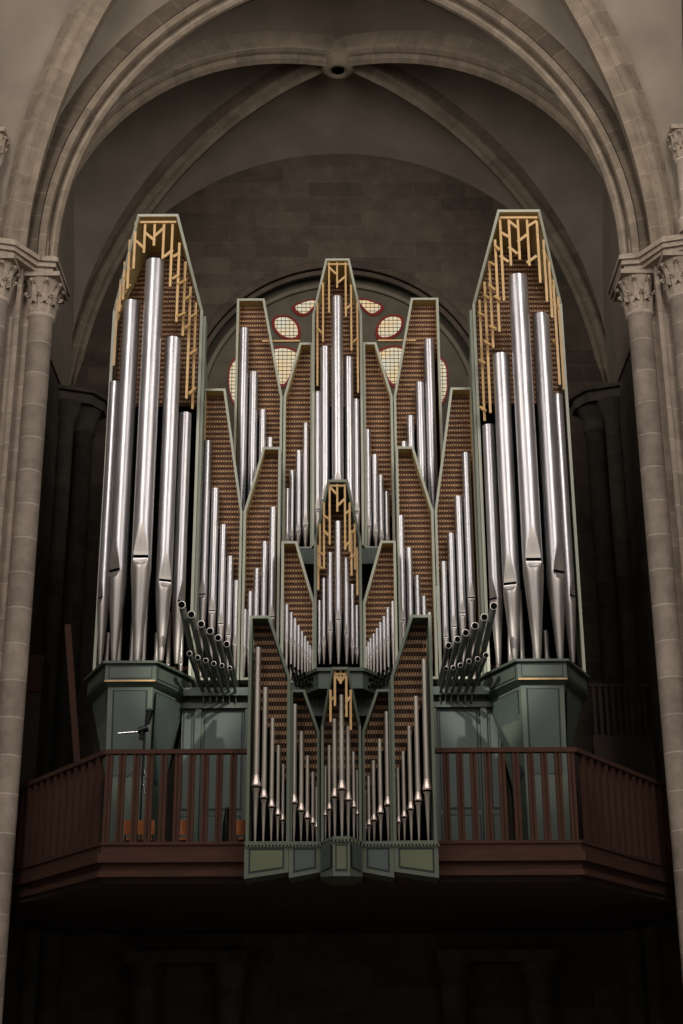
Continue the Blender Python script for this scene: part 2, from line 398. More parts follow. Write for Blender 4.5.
pane([(314, 322), (322, 306), (338, 302), (354, 306), (361, 322), (352, 340), (338, 345), (322, 340)], False)
# --- side walls of the organ bay, corner shafts and imposts
for s, w in ((-1, 'left'), (1, 'right')):
    m = MB()
    m.box(s*5.4, s*5.7, 22.3, YW, 0, 20.5)
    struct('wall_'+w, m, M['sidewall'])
    # the lit strip of responds beside the window wall
    m = MB()
    def pt(d, e): return (s*(4.78-d), YW-e)
    m.lathe(s*5.0, 26.75, [(.2, 0), (.2, 13.5), (.24, 13.52), (.24, 13.58), (.2, 13.6), (.24, 13.8), (.34, 14.0)], 16)
    m.lathe(s*5.28, 26.4, [(.16, 0), (.16, 13.6), (.3, 14.0)], 14)
    m.prism([(s*5.45, 27.05), (s*4.6, 27.05), (s*4.6, 26.7), (s*4.8, 26.35), (s*5.45, 26.1)], 14.0, 14.2)
    m.prism([(s*5.45, 27.05), (s*4.52, 27.05), (s*4.52, 26.66), (s*4.75, 26.27), (s*5.45, 26.0)], 14.2, 14.27)
    struct('trim_%d' % (11 if s < 0 else 12), m, M['sidewall'], 'dark engaged corner shafts with moulded impost, far %s corner' % w, 'corner shaft')
# --- great piers with columns, capitals and imposts
def leafcap(m, cx, cy, r, z0, h, seed):
    """bell + two rows of curling leaves + corner volutes"""
    rnd = random.Random(seed)
    m.lathe(cx, cy, [(r*1.02, z0), (r*1.02, z0+h*.35), (r*1.15, z0+h*.65), (r*1.45, z0+h*.9), (r*1.6, z0+h)], 20)
    for row, (zb, hh, nn, off) in enumerate(((z0+.0*h, .55*h, 8, 0), (z0+.3*h, .62*h, 8, PI/8))):
        for k_ in range(nn):
            a = off+2*PI*k_/nn; ca, sa_ = math.cos(a), math.sin(a); tx, ty = -sa_, ca
            L = []
            ww = r*.36
            for j in range(6):
                f_ = j/5; out = r*(1.06+.18*row+.5*f_**2); zz = zb+hh*(1-(1-f_)**1.6) - (h*.10 if j == 5 else 0)
                wd = ww*(1-.65*f_**2)*(.85+.3*math.sin(f_*9))
                L.append([(cx+ca*(out-.02)+tx*wd*q, cy+sa_*(out-.02)+ty*wd*q, zz-abs(q)*.03) for q in (-1, -.45)]+
                         [(cx+ca*(out+.04)+0*tx, cy+sa_*(out+.04), zz)]+
                         [(cx+ca*(out-.02)+tx*wd*q, cy+sa_*(out-.02)+ty*wd*q, zz-abs(q)*.03) for q in (.45, 1)])
            vs = [p for q in L for p in q]
            m.add(vs, [(j*5+i, j*5+i+1, (j+1)*5+i+1, (j+1)*5+i) for j in range(5) for i in range(4)], True)
            m.lathe(cx+ca*r*(1.6+.1*row), cy+sa_*r*(1.6+.1*row), [(.005, zb+hh*.82), (.03, zb+hh*.86), (.035, zb+hh*.92), (.005, zb+hh)], 6)
def column(s, x, y, r, ztop, label, hcap=.62, zb=0):
    t = thing('stone_column', label, 'column', (s*x, y, zb), 'columns of the great piers')
    m = MB(); m.lathe(s*x, y, [(r*1.5, zb), (r*1.5, zb+.25), (r*1.25, zb+.3), (r*1.35, zb+.4), (r, zb+.5), (r, ztop-hcap-.08), (r*1.14, ztop-hcap-.07), (r*1.2, ztop-hcap-.035), (r*1.14, ztop-hcap), (r*1.0, ztop-hcap)], 28)
    m.build('shaft', M['drum'], t)
    m = MB(); leafcap(m, s*x, y, r*.98, ztop-hcap, hcap, int(x*10)); m.build('capital', M['capital'], t)
    m = MB(); e = r*1.62; m.box(s*x-e, s*x+e, y-e, y+e, ztop-.02, ztop+.06); m.build('abacus', M['capital'], t)
    return t
for s, w in ((-1, 'left'), (1, 'right')):
    column(s, 4.87 if s < 0 else 4.92, 21.72, .2, 14.0, 'tall round column with leaf capital under the great arch, inner one of the %s pier' % w)
    column(s, 5.48, 21.15, .19, 14.0, 'tall round column with leaf capital at the %s picture edge, beside a taller pier fillet' % w)
    m = MB()
    core = [(s*5.02, 21.62), (s*5.2, 21.62), (s*5.2, 21.36), (s*5.62, 21.36), (s*5.62, 20.9), (s*6.6, 20.9), (s*6.6, 22.5), (s*4.95, 22.5), (s*4.95, 22.0), (s*5.02, 22.0)]
    m.prism(core, 0, ZS-.1)
    m.box(s*5.12, s*5.19, 21.30, 21.4, 0, ZS-.1)
    struct('trim_%d' % (13 if s < 0 else 14), m, M['pier'], 'coursed stone pier behind the columns on the %s' % w, 'pier')
    # impost: moulded slab following the pier in steps
    def imp(e): return [(s*(4.66-e), 22.5), (s*(4.66-e), 21.42-e), (s*(4.95-e), 21.38-e), (s*(5.2-e*.4), 20.9-e), (s*(6.5), 20.5-e), (s*6.6, 22.5)]
    m = MB()
    for e, z0, z1 in ((0, 14.06, 14.12), (.05, 14.12, 14.20), (.09, 14.20, 14.27), (.05, 14.27, 14.32)): m.prism(imp(e), z0, z1)
    struct('trim_%d' % (15 if s < 0 else 16), m, M['capital'], 'stepped moulded impost on top of the capitals, %s pier' % w, 'impost')
    # stilted stone between the impost and arches
    m = MB(); m.prism([(s*4.78, 22.3), (s*4.78, 21.42), (s*5.3, 21.30), (s*5.55, 20.95), (s*6.6, 20.8), (s*6.6, 22.3)], 14.3, 15.1)
    m.lathe(s*4.86, 21.45, [(.1, 14.3), (.1, 14.62), (.04, 14.7)], 12)
    struct('trim_%d' % (17 if s < 0 else 18), m, M['pier'], 'plain stone springer block over the impost, %s pier' % w, 'springer')
    # nave wall with wall shaft and its higher capital
    m = MB(); m.box(s*5.75, s*6.2, 17.0, 21.2, 0, 20.6)
    struct('wall_%s_nave' % w, m, M['sidewall'])
    column(s, 5.62, 20.75, .12, 16.2, 'slim wall shaft with its capital above the impost, %s edge of the picture' % w, .5, 14.32)
# floor and far gallery-level darkness
m = MB(); m.box(-7.2, 7.2, -14, YW+.2, -.1, 0); struct('floor', m, M['floor'])
for s, w, k in ((-1, 'left', 19), (1, 'right', 20)):
    m = MB()
    for dx in (1.9, 3.35):
        m.lathe(s*dx, 26.7, [(.3, 0), (.24, .3), (.24, 3.3), (.34, 3.5), (.34, 3.62)], 20)
    m.box(s*1.6 if s > 0 else -3.7, s*3.7 if s > 0 else -1.6, 26.35, YW, 3.6, 3.8)
    struct('trim_%d' % k, m, M['sidewall'], 'dim stone half columns under the gallery on the %s' % w, 'half column')

# ================================================================== THE GALLERY
ZF = P(341, 843, 20.0)[1]             # gallery floor level at the front
ZR = P(341, 749, 20.0)[1]             # handrail top
XR = 3.14
g = MB()
gp = [(-5.2, 23.0), (-XR, 20.1), (XR, 20.1), (5.2, 23.0), (5.2, 26.9), (-5.2, 26.9)]
g.prism(gp, ZF-.5, ZF-.02)
o = struct('floor_gallery', g, M['wood_dark'])
bal = thing('balustrade', 'long red-brown wooden balustrade along the organ gallery with angled ends', 'balustrade', (0, 20.0, ZF-.42))
corners = [(-4.95, 22.75), (-XR, 20.0), (XR, 20.0), (4.95, 22.75)]
def rail(z0, z1, out, inn, name, mat, gap=None):
    m = MB()
    segs = [(corners[0], corners[1]), (corners[1], corners[2]), (corners[2], corners[3])]
    def off(i, d):      # mitred offset of corner i; d>0 = towards the nave
        c = corners[i]
        if i in (0, 3):
            a, b2 = (corners[0], corners[1]) if i == 0 else (corners[2], corners[3])
            t = Vector((b2[0]-a[0], b2[1]-a[1])).normalized(); nrm = Vector((t.y, -t.x)); return (c[0]+nrm.x*d, c[1]+nrm.y*d)
        s = -1 if i == 1 else 1
        t = Vector((corners[1][0]-corners[0][0], corners[1][1]-corners[0][1])).normalized(); half = math.atan2(-t.y, t.x)/2
        return (c[0]+s*d*math.tan(half), c[1]-d)
    def X(i, d): return off(i, d)
    L = [X(i, out) for i in range(4)]; R = [X(i, -inn) for i in range(4)]
    for sd in (-1, 1):
      m = MB()
      for i in ((0, 1) if sd < 0 else (1, 2)):
        if i == 1:
            for sx in (sd,):
                xa, xb = sorted((sx*gap, L[2][0]*sx)); xc, xd = sorted((sx*gap, R[2][0]*sx))
                p = [(xa, L[1][1]), (xb, L[1][1]), (xd, R[1][1]), (xc, R[1][1])]
                m.prism(p, z0, z1)
        else: m.prism([L[i], L[i+1], R[i+1], R[i]], z0, z1)
      fixn(m.build(name, mat, bal))
GP = 1.255
rail(ZR-.06, ZR, .05, .06, 'handrail', M['wood'], GP)
rail(ZF-.02, ZF+.02, .05, .05, 'bottom_rail', M['wood_beam'], GP)
rail(ZF-.13, ZF-.02, .03, .1, 'upper_fascia', M['wood_beam'], GP)
rail(ZF-.25, ZF-.13, .09, .1, 'middle_moulding', M['wood_beam'], GP)
rail(ZF-.36, ZF-.25, .02, .1, 'lower_fascia', M['wood_beam'], GP)
rail(ZF-.43, ZF-.36, .06, .1, 'lower_moulding', M['wood_beam'], GP)
def baluster(x, y, ang):
    m = MB(); c, s_ = math.cos(ang), math.sin(ang)
    def R(px, py): return (x+px*c-py*s_, y+px*s_+py*c)
    for a, b2, d0, d1 in ((-.045, -.012, -.035, .03), (.012, .045, -.035, .03), (-.012, .012, -.018, .02)):
        m.prism([R(a, d0), R(b2, d0), R(b2, d1), R(a, d1)], ZF+.02, ZR-.06)
    fixn(m.build('baluster', M['wood'], bal))
for px in (108, 121, 135.4, 149, 163, 177.5, 191, 205, 219, 233, 446.7, 460.7, 474.4, 488.5, 503, 517, 532, 545.6, 559.6, 572.6):
    baluster(P(px, 795, 20)[0], 20.0, 0)
for s in (-1, 1):
    for k in range(1, 14):
        f_ = k/13.6; x = s*(XR+(4.95-XR)*f_); y = 20+2.75*f_
        baluster(x, y, s*math.atan2(2.75, 4.95-XR)*1.0)

# ================================================================== ORGAN CASES
def inset(poly, t):
    """inset a convex polygon given counter-clockwise or clockwise in (x, z)"""
    n_ = len(poly); area = sum(poly[i][0]*poly[(i+1) % n_][1]-poly[(i+1) % n_][0]*poly[i][1] for i in range(n_)); sg = 1 if area > 0 else -1
    out = []
    for i in range(n_):
        p0, p1, p2 = poly[i-1], poly[i], poly[(i+1) % n_]
        d1 = Vector((p1[0]-p0[0], p1[1]-p0[1])).normalized(); d2 = Vector((p2[0]-p1[0], p2[1]-p1[1])).normalized()
        n1 = Vector((-d1.y, d1.x))*sg; n2 = Vector((-d2.y, d2.x))*sg
        bis = n1+n2; k_ = t/max(.3, bis.dot(n1))
        out.append((p1[0]+bis.x*k_, p1[1]+bis.y*k_))
    return out
def frame(root, poly3, t, back, mats, name='frame', lip=.012, open_bottom=None):
    """poly3: list of (x, y, z); ring of boards t thick, running back to y=back; mats: edge, outside, inside"""
    P2 = [(p[0], p[2]) for p in poly3]; I2 = inset(P2, t); n_ = len(poly3)
    m = MB()
    fo = [Vector(p) for p in poly3]; fi = [Vector((I2[i][0], poly3[i][1], I2[i][1])) for i in range(n_)]
    bo = [Vector((p.x, back, p.z)) for p in fo]; bi = [Vector((p.x, back, p.z)) for p in fi]
    for i in range(n_):
        if open_bottom and i in open_bottom: continue
        j = (i+1) % n_
        m.add([fo[i], fo[j], fi[j], fi[i]], [(0, 1, 2, 3)], mi=0)
        m.add([fo[i], fo[j], bo[j], bo[i]], [(0, 1, 2, 3)], mi=1)
        m.add([fi[i], fi[j], bi[j], bi[i]], [(0, 1, 2, 3)], mi=2)
        m.add([bo[i], bo[j], bi[j], bi[i]], [(0, 1, 2, 3)], mi=1)
    o = m.build(name, mats, root); return I2
def span_x(poly, z):
    o_ = []
    n_ = len(poly)
    for i in range(n_):
        a, b2 = poly[i], poly[(i+1) % n_]
        if (a[1]-z)*(b2[1]-z) < 0: o_.append(a[0]+(b2[0]-a[0])*(z-a[1])/(b2[1]-a[1]))
    return (min(o_), max(o_)) if len(o_) > 1 else None
def span_z(poly, x):
    sp = span_x([(p[1], p[0]) for p in poly], x); return sp
def clip(poly, a, b2):
    """keep what lies above the line a-b"""
    if a[0] > b2[0]: a, b2 = b2, a
    f = lambda p: (b2[0]-a[0])*(p[1]-a[1])-(b2[1]-a[1])*(p[0]-a[0])
    out = []
    for i in range(len(poly)):
        p, q = poly[i], poly[(i+1) % len(poly)]; fp, fq = f(p), f(q)
        if fp >= 0: out.append(p)
        if fp*fq < 0: k_ = fp/(fp-fq); out.append((p[0]+(q[0]-p[0])*k_, p[1]+(q[1]-p[1])*k_))
    return out
def grille(root, poly, y, ph=.088, pv=.04, hh=.034, vw=.013, back='cloth', cut=None):
    """horizontal slats behind fine vertical strips, with a dark cloth board behind them"""
    if cut:
        m = MB(); m.plate(poly, y+.08, y+.1); fixn(m.build('depth_shade_sheet', M['void'], root)); poly = clip(poly, *cut)  # black sheet painting the shaded depth of the case behind the pipes
    m = MB(); m.plate(poly, y+.05, y+.07); fixn(m.build('grille_backing', M[back], root))
    xs = [p[0] for p in poly]; zs = [p[1] for p in poly]
    m = MB(); z = max(zs)-.02
    while z > min(zs):
        sp = span_x(poly, z)
        if sp: m.box(sp[0], sp[1], y-.005, y+.012, z-hh/2, z+hh/2, mi=0)
        z -= ph
    x = min(xs)+.01
    while x < max(xs):
        sp = span_z(poly, x)
        if sp: m.box(x-vw/2, x+vw/2, y-.03, y-.008, sp[0], sp[1], mi=1)
        x += pv
    m.build('grille', [M['strip'], M['slat']], root)
def bars(root, y_of, rods, diags, w=.042, name='pipe_shade'):
    """hanging gold rods tied by short slanting pieces; coordinates surveyed in the photo"""
    m = MB()
    for (x, y0, y1) in rods:
        Y = y_of(x); X, Z1 = P(x, y0, Y); _, Z0 = P(x, y1, Y); m.bar((X, Y, Z0), (X, Y, Z1), w, .03)
    for (xa, ya, xb, yb) in diags:
        Ya, Yb = y_of(xa), y_of(xb); Xa, Za = P(xa, ya, Ya); Xb, Zb = P(xb, yb, Yb)
        m.bar((Xa, Ya, Za), (Xb, Yb, Zb), w*1.15, .028)
    return m.build(name, M['gold'], root)
GE = [M['green_edge'], M['green'], M['cream']]
GD = [M['green_shaded'], M['green_shaded'], M['green_shaded']]
def flag(root, s, tl, tr, ve, vside, Y, zb, t=.04, dep=.27, mats=GE, gr=True, cut=None, **kw):
    """tl, tr: top corners (px,py) of the left-hand flag, ve: where the slanted side meets the upright; s mirrors it"""
    def Q(p): X, Z_ = P(p[0], p[1], Y); return (X if s < 0 else 2*MX-X, Z_)       # s=-1 left (as surveyed), 1 mirrored
    a, b2, v = Q(tl), Q(tr), Q(ve)
    zt = (a[1]+b2[1])/2; a = (a[0], zt); b2 = (b2[0], zt)
    if vside == 'r': poly = [a, b2, v, (v[0], zb), (a[0], zb)]
    else: poly = [a, b2, (b2[0], zb), (v[0], zb), v]
    I2 = frame(root, [(x, Y, z) for x, z in poly], t, Y+dep, mats, 'flag_frame')
    if cut: cut = (Q(cut[0]), Q(cut[1]))
    grille(root, inset(poly, t*.8), Y+dep*.86, cut=cut, **kw)
    return poly
# ---- pipes
SIDE = {-1: 'left', 1: 'right'}
def pipe_mesh(X, Y, Z0, ZM, ZT, r, phi, root, style, foot_mat, body_mat):
    n_ = 28; a0 = -PI/2+phi
    # body with the flattened leaf-shaped upper lip
    def ringv(z, rr, clampv):
        out = []
        for k in range(n_):
            a = 2*PI*k/n_; x, y = math.sin(a)*rr, -math.cos(a)*rr       # -y is the front
            if clampv is not None: y = max(y, -clampv)
            ca, sa_ = math.cos(phi), math.sin(phi); out.append((X+x*ca-y*sa_, Y+x*sa_+y*ca, z))
        return out
    def stack(rings, mat, name, cap=True, extra=None):
        m = MB(); vs = [v for q in rings for v in q]; fs = []
        for i in range(len(rings)-1): fs += [(i*n_+k, i*n_+(k+1) % n_, (i+1)*n_+(k+1) % n_, (i+1)*n_+k) for k in range(n_)]
        m.add(vs, fs, True)
        if cap: m.add(rings[0], [tuple(range(n_))[::-1]]); m.add(rings[-1], [tuple(range(n_))])
        if extra: extra(m)
        return m.build(name, mat, root)
    sl = .28*r
    if style == 'bell':
        h = 2.6*r
        prof_ = [(r, ZT), (r, ZM+h*1.5), (r*1.02, ZM+h*1.3), (r*1.25, ZM+h*.8), (r*1.55, ZM+h*.35), (r*1.62, ZM+h*.12), (r*1.5, ZM+.01)]
        stack([ringv(z, q, None) for q, z in [(r, ZM+h*1.3), (r, ZT)]], body_mat, 'body')
        stack([ringv(z, q, None) for q, z in prof_[:0:-1]], M['tin_bright'], 'lip')
        m = MB(); m.add([], []); stack([ringv(ZM-sl, r*1.1, None), ringv(ZM+.012, r*1.1, None)], M['void'], 'mouth')
        stack([ringv(z, q, None) for q, z in [(r*.32, Z0), (r*.42, Z0+.1*(ZM-Z0)), (r*.42+.53*r*.5, Z0+.5*(ZM-Z0)), (r*.95, ZM-h*.5), (r*1.3, ZM-h*.18), (r*1.35, ZM-sl)]], foot_mat, 'foot')
        return
    Hl = 3.4*r; rings = [ringv(ZM, r, r*.66)]
    for j in range(0, 9):
        f_ = j/8; ang = math.radians(47)*(1-f_**1.4); rings.append(ringv(ZM+sl*.5+Hl*f_, r, r*math.cos(ang)*.985 if f_ < 1 else None))
    rings.append(ringv(ZM+sl*.5+Hl*1.04, r, None)); rings.append(ringv(ZT-.02, r, None)); rings.append(ringv(ZT, r, None))
    def rim(m):      # hollow open top
        a = ringv(ZT, r, None); b_ = ringv(ZT, r*.9, None); c_ = ringv(ZT-.6*r, r*.9, None)
        m.add(a+b_, [(k, (k+1) % n_, n_+(k+1) % n_, n_+k) for k in range(n_)]); m.add(b_+c_, [(k, (k+1) % n_, n_+(k+1) % n_, n_+k) for k in range(n_)], True); m.add(c_, [tuple(range(n_))])
    stack(rings, body_mat, 'body', cap=False, extra=rim)
    ca, sa_ = math.cos(phi), math.sin(phi)
    def W(x, y, z): return (X+x*ca-y*sa_, Y+x*sa_+y*ca, z)
    if r > .022:
        L = []                                   # flat leaf-shaped upper lip, tilted from the mouth out to the pipe's skin
        for j in range(9):
            f_ = j/8; ang = math.radians(47)*(1-f_**1.4); yy = -r*math.cos(ang)-.001; hw = r*math.sin(ang)
            L.append((W(-hw, yy, ZM+sl*.5+Hl*f_), W(hw, yy, ZM+sl*.5+Hl*f_), W(0, yy-.001, ZM+sl*.5+Hl*f_)))
        m = MB(); vs = [v for q in L for v in (q[0], q[2], q[1])]
        m.add(vs, [(3*j+q, 3*j+q+1, 3*j+q+4, 3*j+q+3) for j in range(8) for q in (0, 1)]); m.build('upper_lip', M['lip'], root)
        m = MB()                                 # flat crescent below the mouth
        C_ = []
        for j in range(7):
            f_ = j/6; ang = math.radians(47)*math.sqrt(max(0, 1-f_*f_)); C_.append((W(-r*math.sin(ang), -r*math.cos(ang)-.002, ZM-sl*.5-.75*r*f_), W(r*math.sin(ang), -r*math.cos(ang)-.002, ZM-sl*.5-.75*r*f_)))
        m.add([v for q in C_ for v in q], [(2*j, 2*j+1, 2*j+3, 2*j+2) for j in range(6)]); m.build('lower_lip', body_mat, root)
    m = MB(); hw = r*.74
    m.add([W(-hw, -r*.72, ZM-sl*.55), W(hw, -r*.72, ZM-sl*.55), W(hw, -r*.72, ZM+sl*.55), W(-hw, -r*.72, ZM+sl*.55),
           W(-hw, -r*.2, ZM-sl*.55), W(hw, -r*.2, ZM-sl*.55), W(hw, -r*.2, ZM+sl*.55), W(-hw, -r*.2, ZM+sl*.55)], [(0, 1, 2, 3), (0, 4, 5, 1), (3, 2, 6, 7), (0, 3, 7, 4), (1, 5, 6, 2)])
    m.build('mouth', M['void'], root)
    rf = [ringv(Z0, r*.28, None), ringv(Z0+.02, r*.32, None)]
    for j in range(1, 9):
        f_ = j/8; rr = r*(.34+.66*f_); z = Z0+.02+(ZM-1.3*r-Z0-.02)*f_; rf.append(ringv(z, rr, None))
    rf += [ringv(ZM-sl*.5-.8*r, r, None), ringv(ZM-sl*.5-.4*r, r, r*.80), ringv(ZM-sl*.5, r, r*.66), ringv(ZM, r, r*.66)]
    stack(rf, foot_mat, 'foot')
NP = [0]
def pipe(px, py, wpx, my, fy, Y, label, group, phi=0, style='std', foot=None, body=None, name='organ_pipe'):
    X, ZT = P(px, py, Y); r = rad(wpx*1.08, X, Y, ZT)
    # heights are surveyed on the front of the pipe's skin, on one upright axis
    def zat(row, YY):
        z = ZT
        for _ in range(4):
            v = Vector((X, YY, z-CZ)); xp = 341.5+F*v.dot(CR)/v.dot(CF); z = P(xp, row, YY)[1]
        return z
    ZM, Z0 = zat(my, Y-r*.8), zat(fy, Y); ZT = zat(py, Y-r)
    t = thing(name, label, 'organ pipe', (X, Y, Z0), group)
    pipe_mesh(X, Y, Z0, ZM, ZT, r, phi, t, style, foot or M['tin_foot'], body or M['tin'])
    return t
ORD = ['first', 'second', 'third', 'fourth', 'fifth', 'sixth', 'seventh', 'eighth', 'ninth', 'tenth', 'eleventh', 'twelfth']

# ---------- the two outer towers
TF, TS = 20.98, 21.82          # front and shoulder planes
towers = {
 -1: dict(top=(137.5, 178.5, 214), sh=((113, 310), (203, 311)), ped=(109, 155.5, 661)),
  1: dict(top=(497.5, 540, 209.5), sh=((472.5, 305), (562, 303)), ped=(520, 565, 661))}
ZP = P(136, 664, TF)[1]        # top of the pedestals
pip = {
 -1: [(115.6, 380.6, 10.5, 597, 665, -.9, 21.75), (132.5, 299, 15.3, 569.5, 661, -.55, 21.42), (155.3, 257.5, 17.2, 556, 661, 0, 21.2), (173.6, 336, 14.2, 580, 661, .35, 21.42), (185.4, 411.6, 11.6, 601, 664, .8, 21.75)],
  1: [(488.4, 423.5, 11.3, 598, 665, -.8, 21.75), (500.4, 352, 15.0, 583, 662, -.35, 21.42), (517.3, 273, 17.6, 559, 661, 0, 21.2), (540, 312, 15.4, 571, 661, .5, 21.42), (556.3, 393, 11, 595, 663, .9, 21.75)]}
rods = {
 -1: ([(135.9, 222, 269), (145.4, 222, 253), (155, 222, 246), (164.3, 222, 259), (172.8, 222, 287), (179.5, 243, 322), (185.5, 262, 336), (190.5, 287, 399), (196, 303, 409),
       (130, 240, 289), (125, 262, 300), (121, 280, 312), (117.5, 300, 366)],
      [(136, 241, 145, 249), (145.4, 233, 155, 241), (155, 236, 164, 228), (164, 257, 173, 250), (173, 257, 180, 253), (172, 279, 179, 275), (178, 284, 186, 280), (185, 299, 190, 296), (178, 316, 185, 313), (185, 328, 190, 324), (190, 317, 196, 314), (190, 354, 196, 350), (189, 394, 195, 388), (121, 300, 130, 285), (125, 280, 130, 268), (117.5, 320, 121, 305)]),
  1: ([(499.8, 218, 301), (508.5, 218, 266), (517.5, 218, 260), (526.7, 218, 266), (536.7, 222, 283), (543.3, 240, 302), (495, 240, 332), (489.3, 262, 348), (484.6, 282, 413), (479.5, 300, 421), (548.6, 260, 318), (553, 280, 385), (558, 297, 390)],
      [(499.8, 232, 508.5, 237), (508.5, 221, 517.5, 228), (517.5, 242, 526.7, 235), (526.7, 227, 536.7, 221), (508.5, 247, 517.5, 254), (526.7, 263, 536.7, 256), (499.8, 256, 508.5, 262), (495, 246, 499.8, 250), (489, 262, 495, 265), (489, 285, 495, 290), (484, 295, 489, 298), (495, 296, 500, 300), (479, 313, 484.6, 316), (490, 326, 496, 329), (484.6, 341, 490, 345), (479.5, 360, 484.6, 363), (480, 407, 485.5, 411), (543, 250, 548.6, 262), (548.6, 275, 553, 285), (553, 300, 558, 310), (553, 340, 558, 350)])}
for s in (-1, 1):
    T = towers[s]; w = SIDE[s]
    x0, z0 = P(T['top'][0], T['top'][2], TF); x1, z1 = P(T['top'][1], T['top'][2], TF); zt = (z0+z1)/2
    (xl, zl), (xr, zr) = P(*T['sh'][0], TS), P(*T['sh'][1], TS); zsh = (zl+zr)/2
    root = thing('organ_tower', 'tall %s outer organ tower with sage green frame, gold lattice and coffin-shaped top' % w, 'organ case', (x0/2+x1/2, 21.4, ZP-1.2), 'great outer towers of the organ')
    poly3 = [(x0, TF, zt), (x1, TF, zt), (xr, TS, zsh), (xr, TS, ZP), (xl, TS, ZP), (xl, TS, zsh)]
    frame(root, poly3, .045, TS+.62, [M['green_edge'], M['green'], M['cream']], 'tower_frame', open_bottom=(3,))
    # solid case sides running back behind the frame
    m = MB()
    for xx in (xl, xr):
        sx = 1 if xx > (xl+xr)/2 else -1
        m.loft([(xx-sx*.05, TS+.06, ZP), (xx+sx*0, TS+.06, ZP), (xx, TS+.06, zsh-.02), (xx-sx*.05, TS+.06, zsh-.02)],
               [(xx-sx*.05, TS+1.5, ZP), (xx, TS+1.5, ZP), (xx, TS+1.5, zsh-.9), (xx-sx*.05, TS+1.5, zsh-.9)])
    fixn(m.build('case_side', M['green'], root))
    m = MB(); xi = xr if s < 0 else xl; m.box(*sorted((xi-s*.005, xi-s*.05)), TS+.02, TS+.3, ZP, zsh-.1); m.build('inner_board', M['green'], root)
    P2 = inset([(p[0], p[2]) for p in poly3], .05)
    # the grille: front part between the shoulders
    zc = P(136, 405, TS+.35)[1]; grille(root, P2, TS+.35, cut=((-9, zc), (9, zc)))
    
    m = MB()
    m.box(xl+.06, xr-.06, TS+.2, TS+.26, ZP+.18, ZP+.24)
    m.box(xl+.06, xr-.06, TS+.2, TS+.26, ZP+.02, ZP+.08)
    m.build('inner_rack', M['wood'], root)
    cxp = (T['top'][0]+T['top'][1])/2
    def yof(x, T=T):
        a, b2 = T['top'][0], T['top'][1]
        d = max(0, a-x, x-b2); return TF+.1+min(.75, d/24*.75)
    bars(root, yof, *rods[s], w=.038)
    m = MB(); m.box(x0+.04, x1-.04, TF+.06, TF+.12, zt-.13, zt-.09); m.build('lattice_rail', M['gold'], root)
    # pedestal: half hexagon tray and tapering corbel
    pf0, pf1 = P(T['ped'][0]-3, 662, TF-.1)[0], P(T['ped'][1]+1, 662, TF-.1)[0]
    pcx = (pf0+pf1)/2; hw = (pf1-pf0)/2
    HW = max(abs(xl-pcx), abs(xr-pcx))+.0
    def hexa(e, z, kf=1.0, kb=1.0, yb=22.35, fr=TF-.12): return [(pcx-HW*kb-e, yb, z), (pcx-HW*kb-e, TS-.0-e*.5, z), (pcx-hw*kf-e*.6, fr-e, z), (pcx+hw*kf+e*.6, fr-e, z), (pcx+HW*kb+e, TS-.0-e*.5, z), (pcx+HW*kb+e, yb, z)]
    m = MB()
    m.loft(hexa(.05, ZP-.03), hexa(.05, ZP+.005)); m.loft(hexa(0, ZP-.29), hexa(0, ZP-.03)); m.loft(hexa(-.06, ZP-.36), hexa(.02, ZP-.29))
    fixn(m.build('tray', M['teal'], root))
    m = MB()
    def quadpanel(A, B, za, zb_, ins, outd, mi, mb):
        """raised/inset panel on the vertical face between plan points A and B"""
        A = Vector(A); B = Vector(B); t = (B-A).normalized(); nrm = Vector((t.y, -t.x)); L_ = (B-A).length
        a = A+t*ins+nrm*outd; b2 = B-t*ins+nrm*outd
        mb.add([(a.x, a.y, za), (b2.x, b2.y, za), (b2.x, b2.y, zb_), (a.x, a.y, zb_)], [(0, 1, 2, 3)], mi=mi)
    h0 = [(p[0], p[1]) for p in hexa(0, 0)]
    for i in (1, 2, 3):
        quadpanel(h0[i], h0[i+1], ZP-.25, ZP-.06, .05, .004, 0, m); quadpanel(h0[i], h0[i+1], ZP-.235, ZP-.075, .065, .007, 1, m)
    m.build('tray_panel', [M['teal_dark'], M['teal']], root)
    m = MB(); q = hexa(-.0, 0); m.bar((q[2][0]+.0, q[2][1]-.012, ZP-.285), (q[3][0]-.0, q[3][1]-.012, ZP-.285), .022, .03, up=(0, 1, 0)); m.build('gilt_line', M['gold'], root)
    # corbel body tapering to the gallery floor
    zc0, zc1 = ZF, ZP-.36
    m = MB(); A = hexa(-.06, zc1, .98, .98); zk = ZR-.15
    Bq = hexa(-.06, zk, .95, .52, fr=TF-.04); Cq = hexa(-.06, zc0, .93, .5, fr=TF-.02)
    m.loft(A, Bq); m.loft(Bq, Cq); fixn(m.build('corbel', M['stile'], root))
    m = MB()
    for i in (1, 2, 3):       # dark-lined panels on each face
        for e, mi in ((.07, 0), (.095, 1)):
            a0_, a1_, b0_, b1_ = Vector(A[i]), Vector(A[i+1]), Vector(Bq[i]), Vector(Bq[i+1])
            nrm = (a1_-a0_).cross(b0_-a0_).normalized()
            if nrm.y > 0: nrm = -nrm
            t1 = (a1_-a0_).normalized(); t2 = (b1_-b0_).normalized(); vv = (b0_-a0_).normalized()
            pts = [a0_+t1*e-Vector((0, 0, e*.6)), a1_-t1*e-Vector((0, 0, e*.6)), b1_-t2*e, b0_+t2*e]
            m.add([p+nrm*(.006+.004*mi) for p in pts], [(0, 1, 2, 3)], mi=mi)
    m.build('corbel_panel', [M['teal_dark'], M['slate']], root)
    # pipes
    order = sorted(range(5), key=lambda i: pip[s][i][1])
    size = {order[0]: 'tallest', order[1]: 'second tallest', order[2]: 'middle-height', order[3]: 'second shortest', order[4]: 'shortest'}
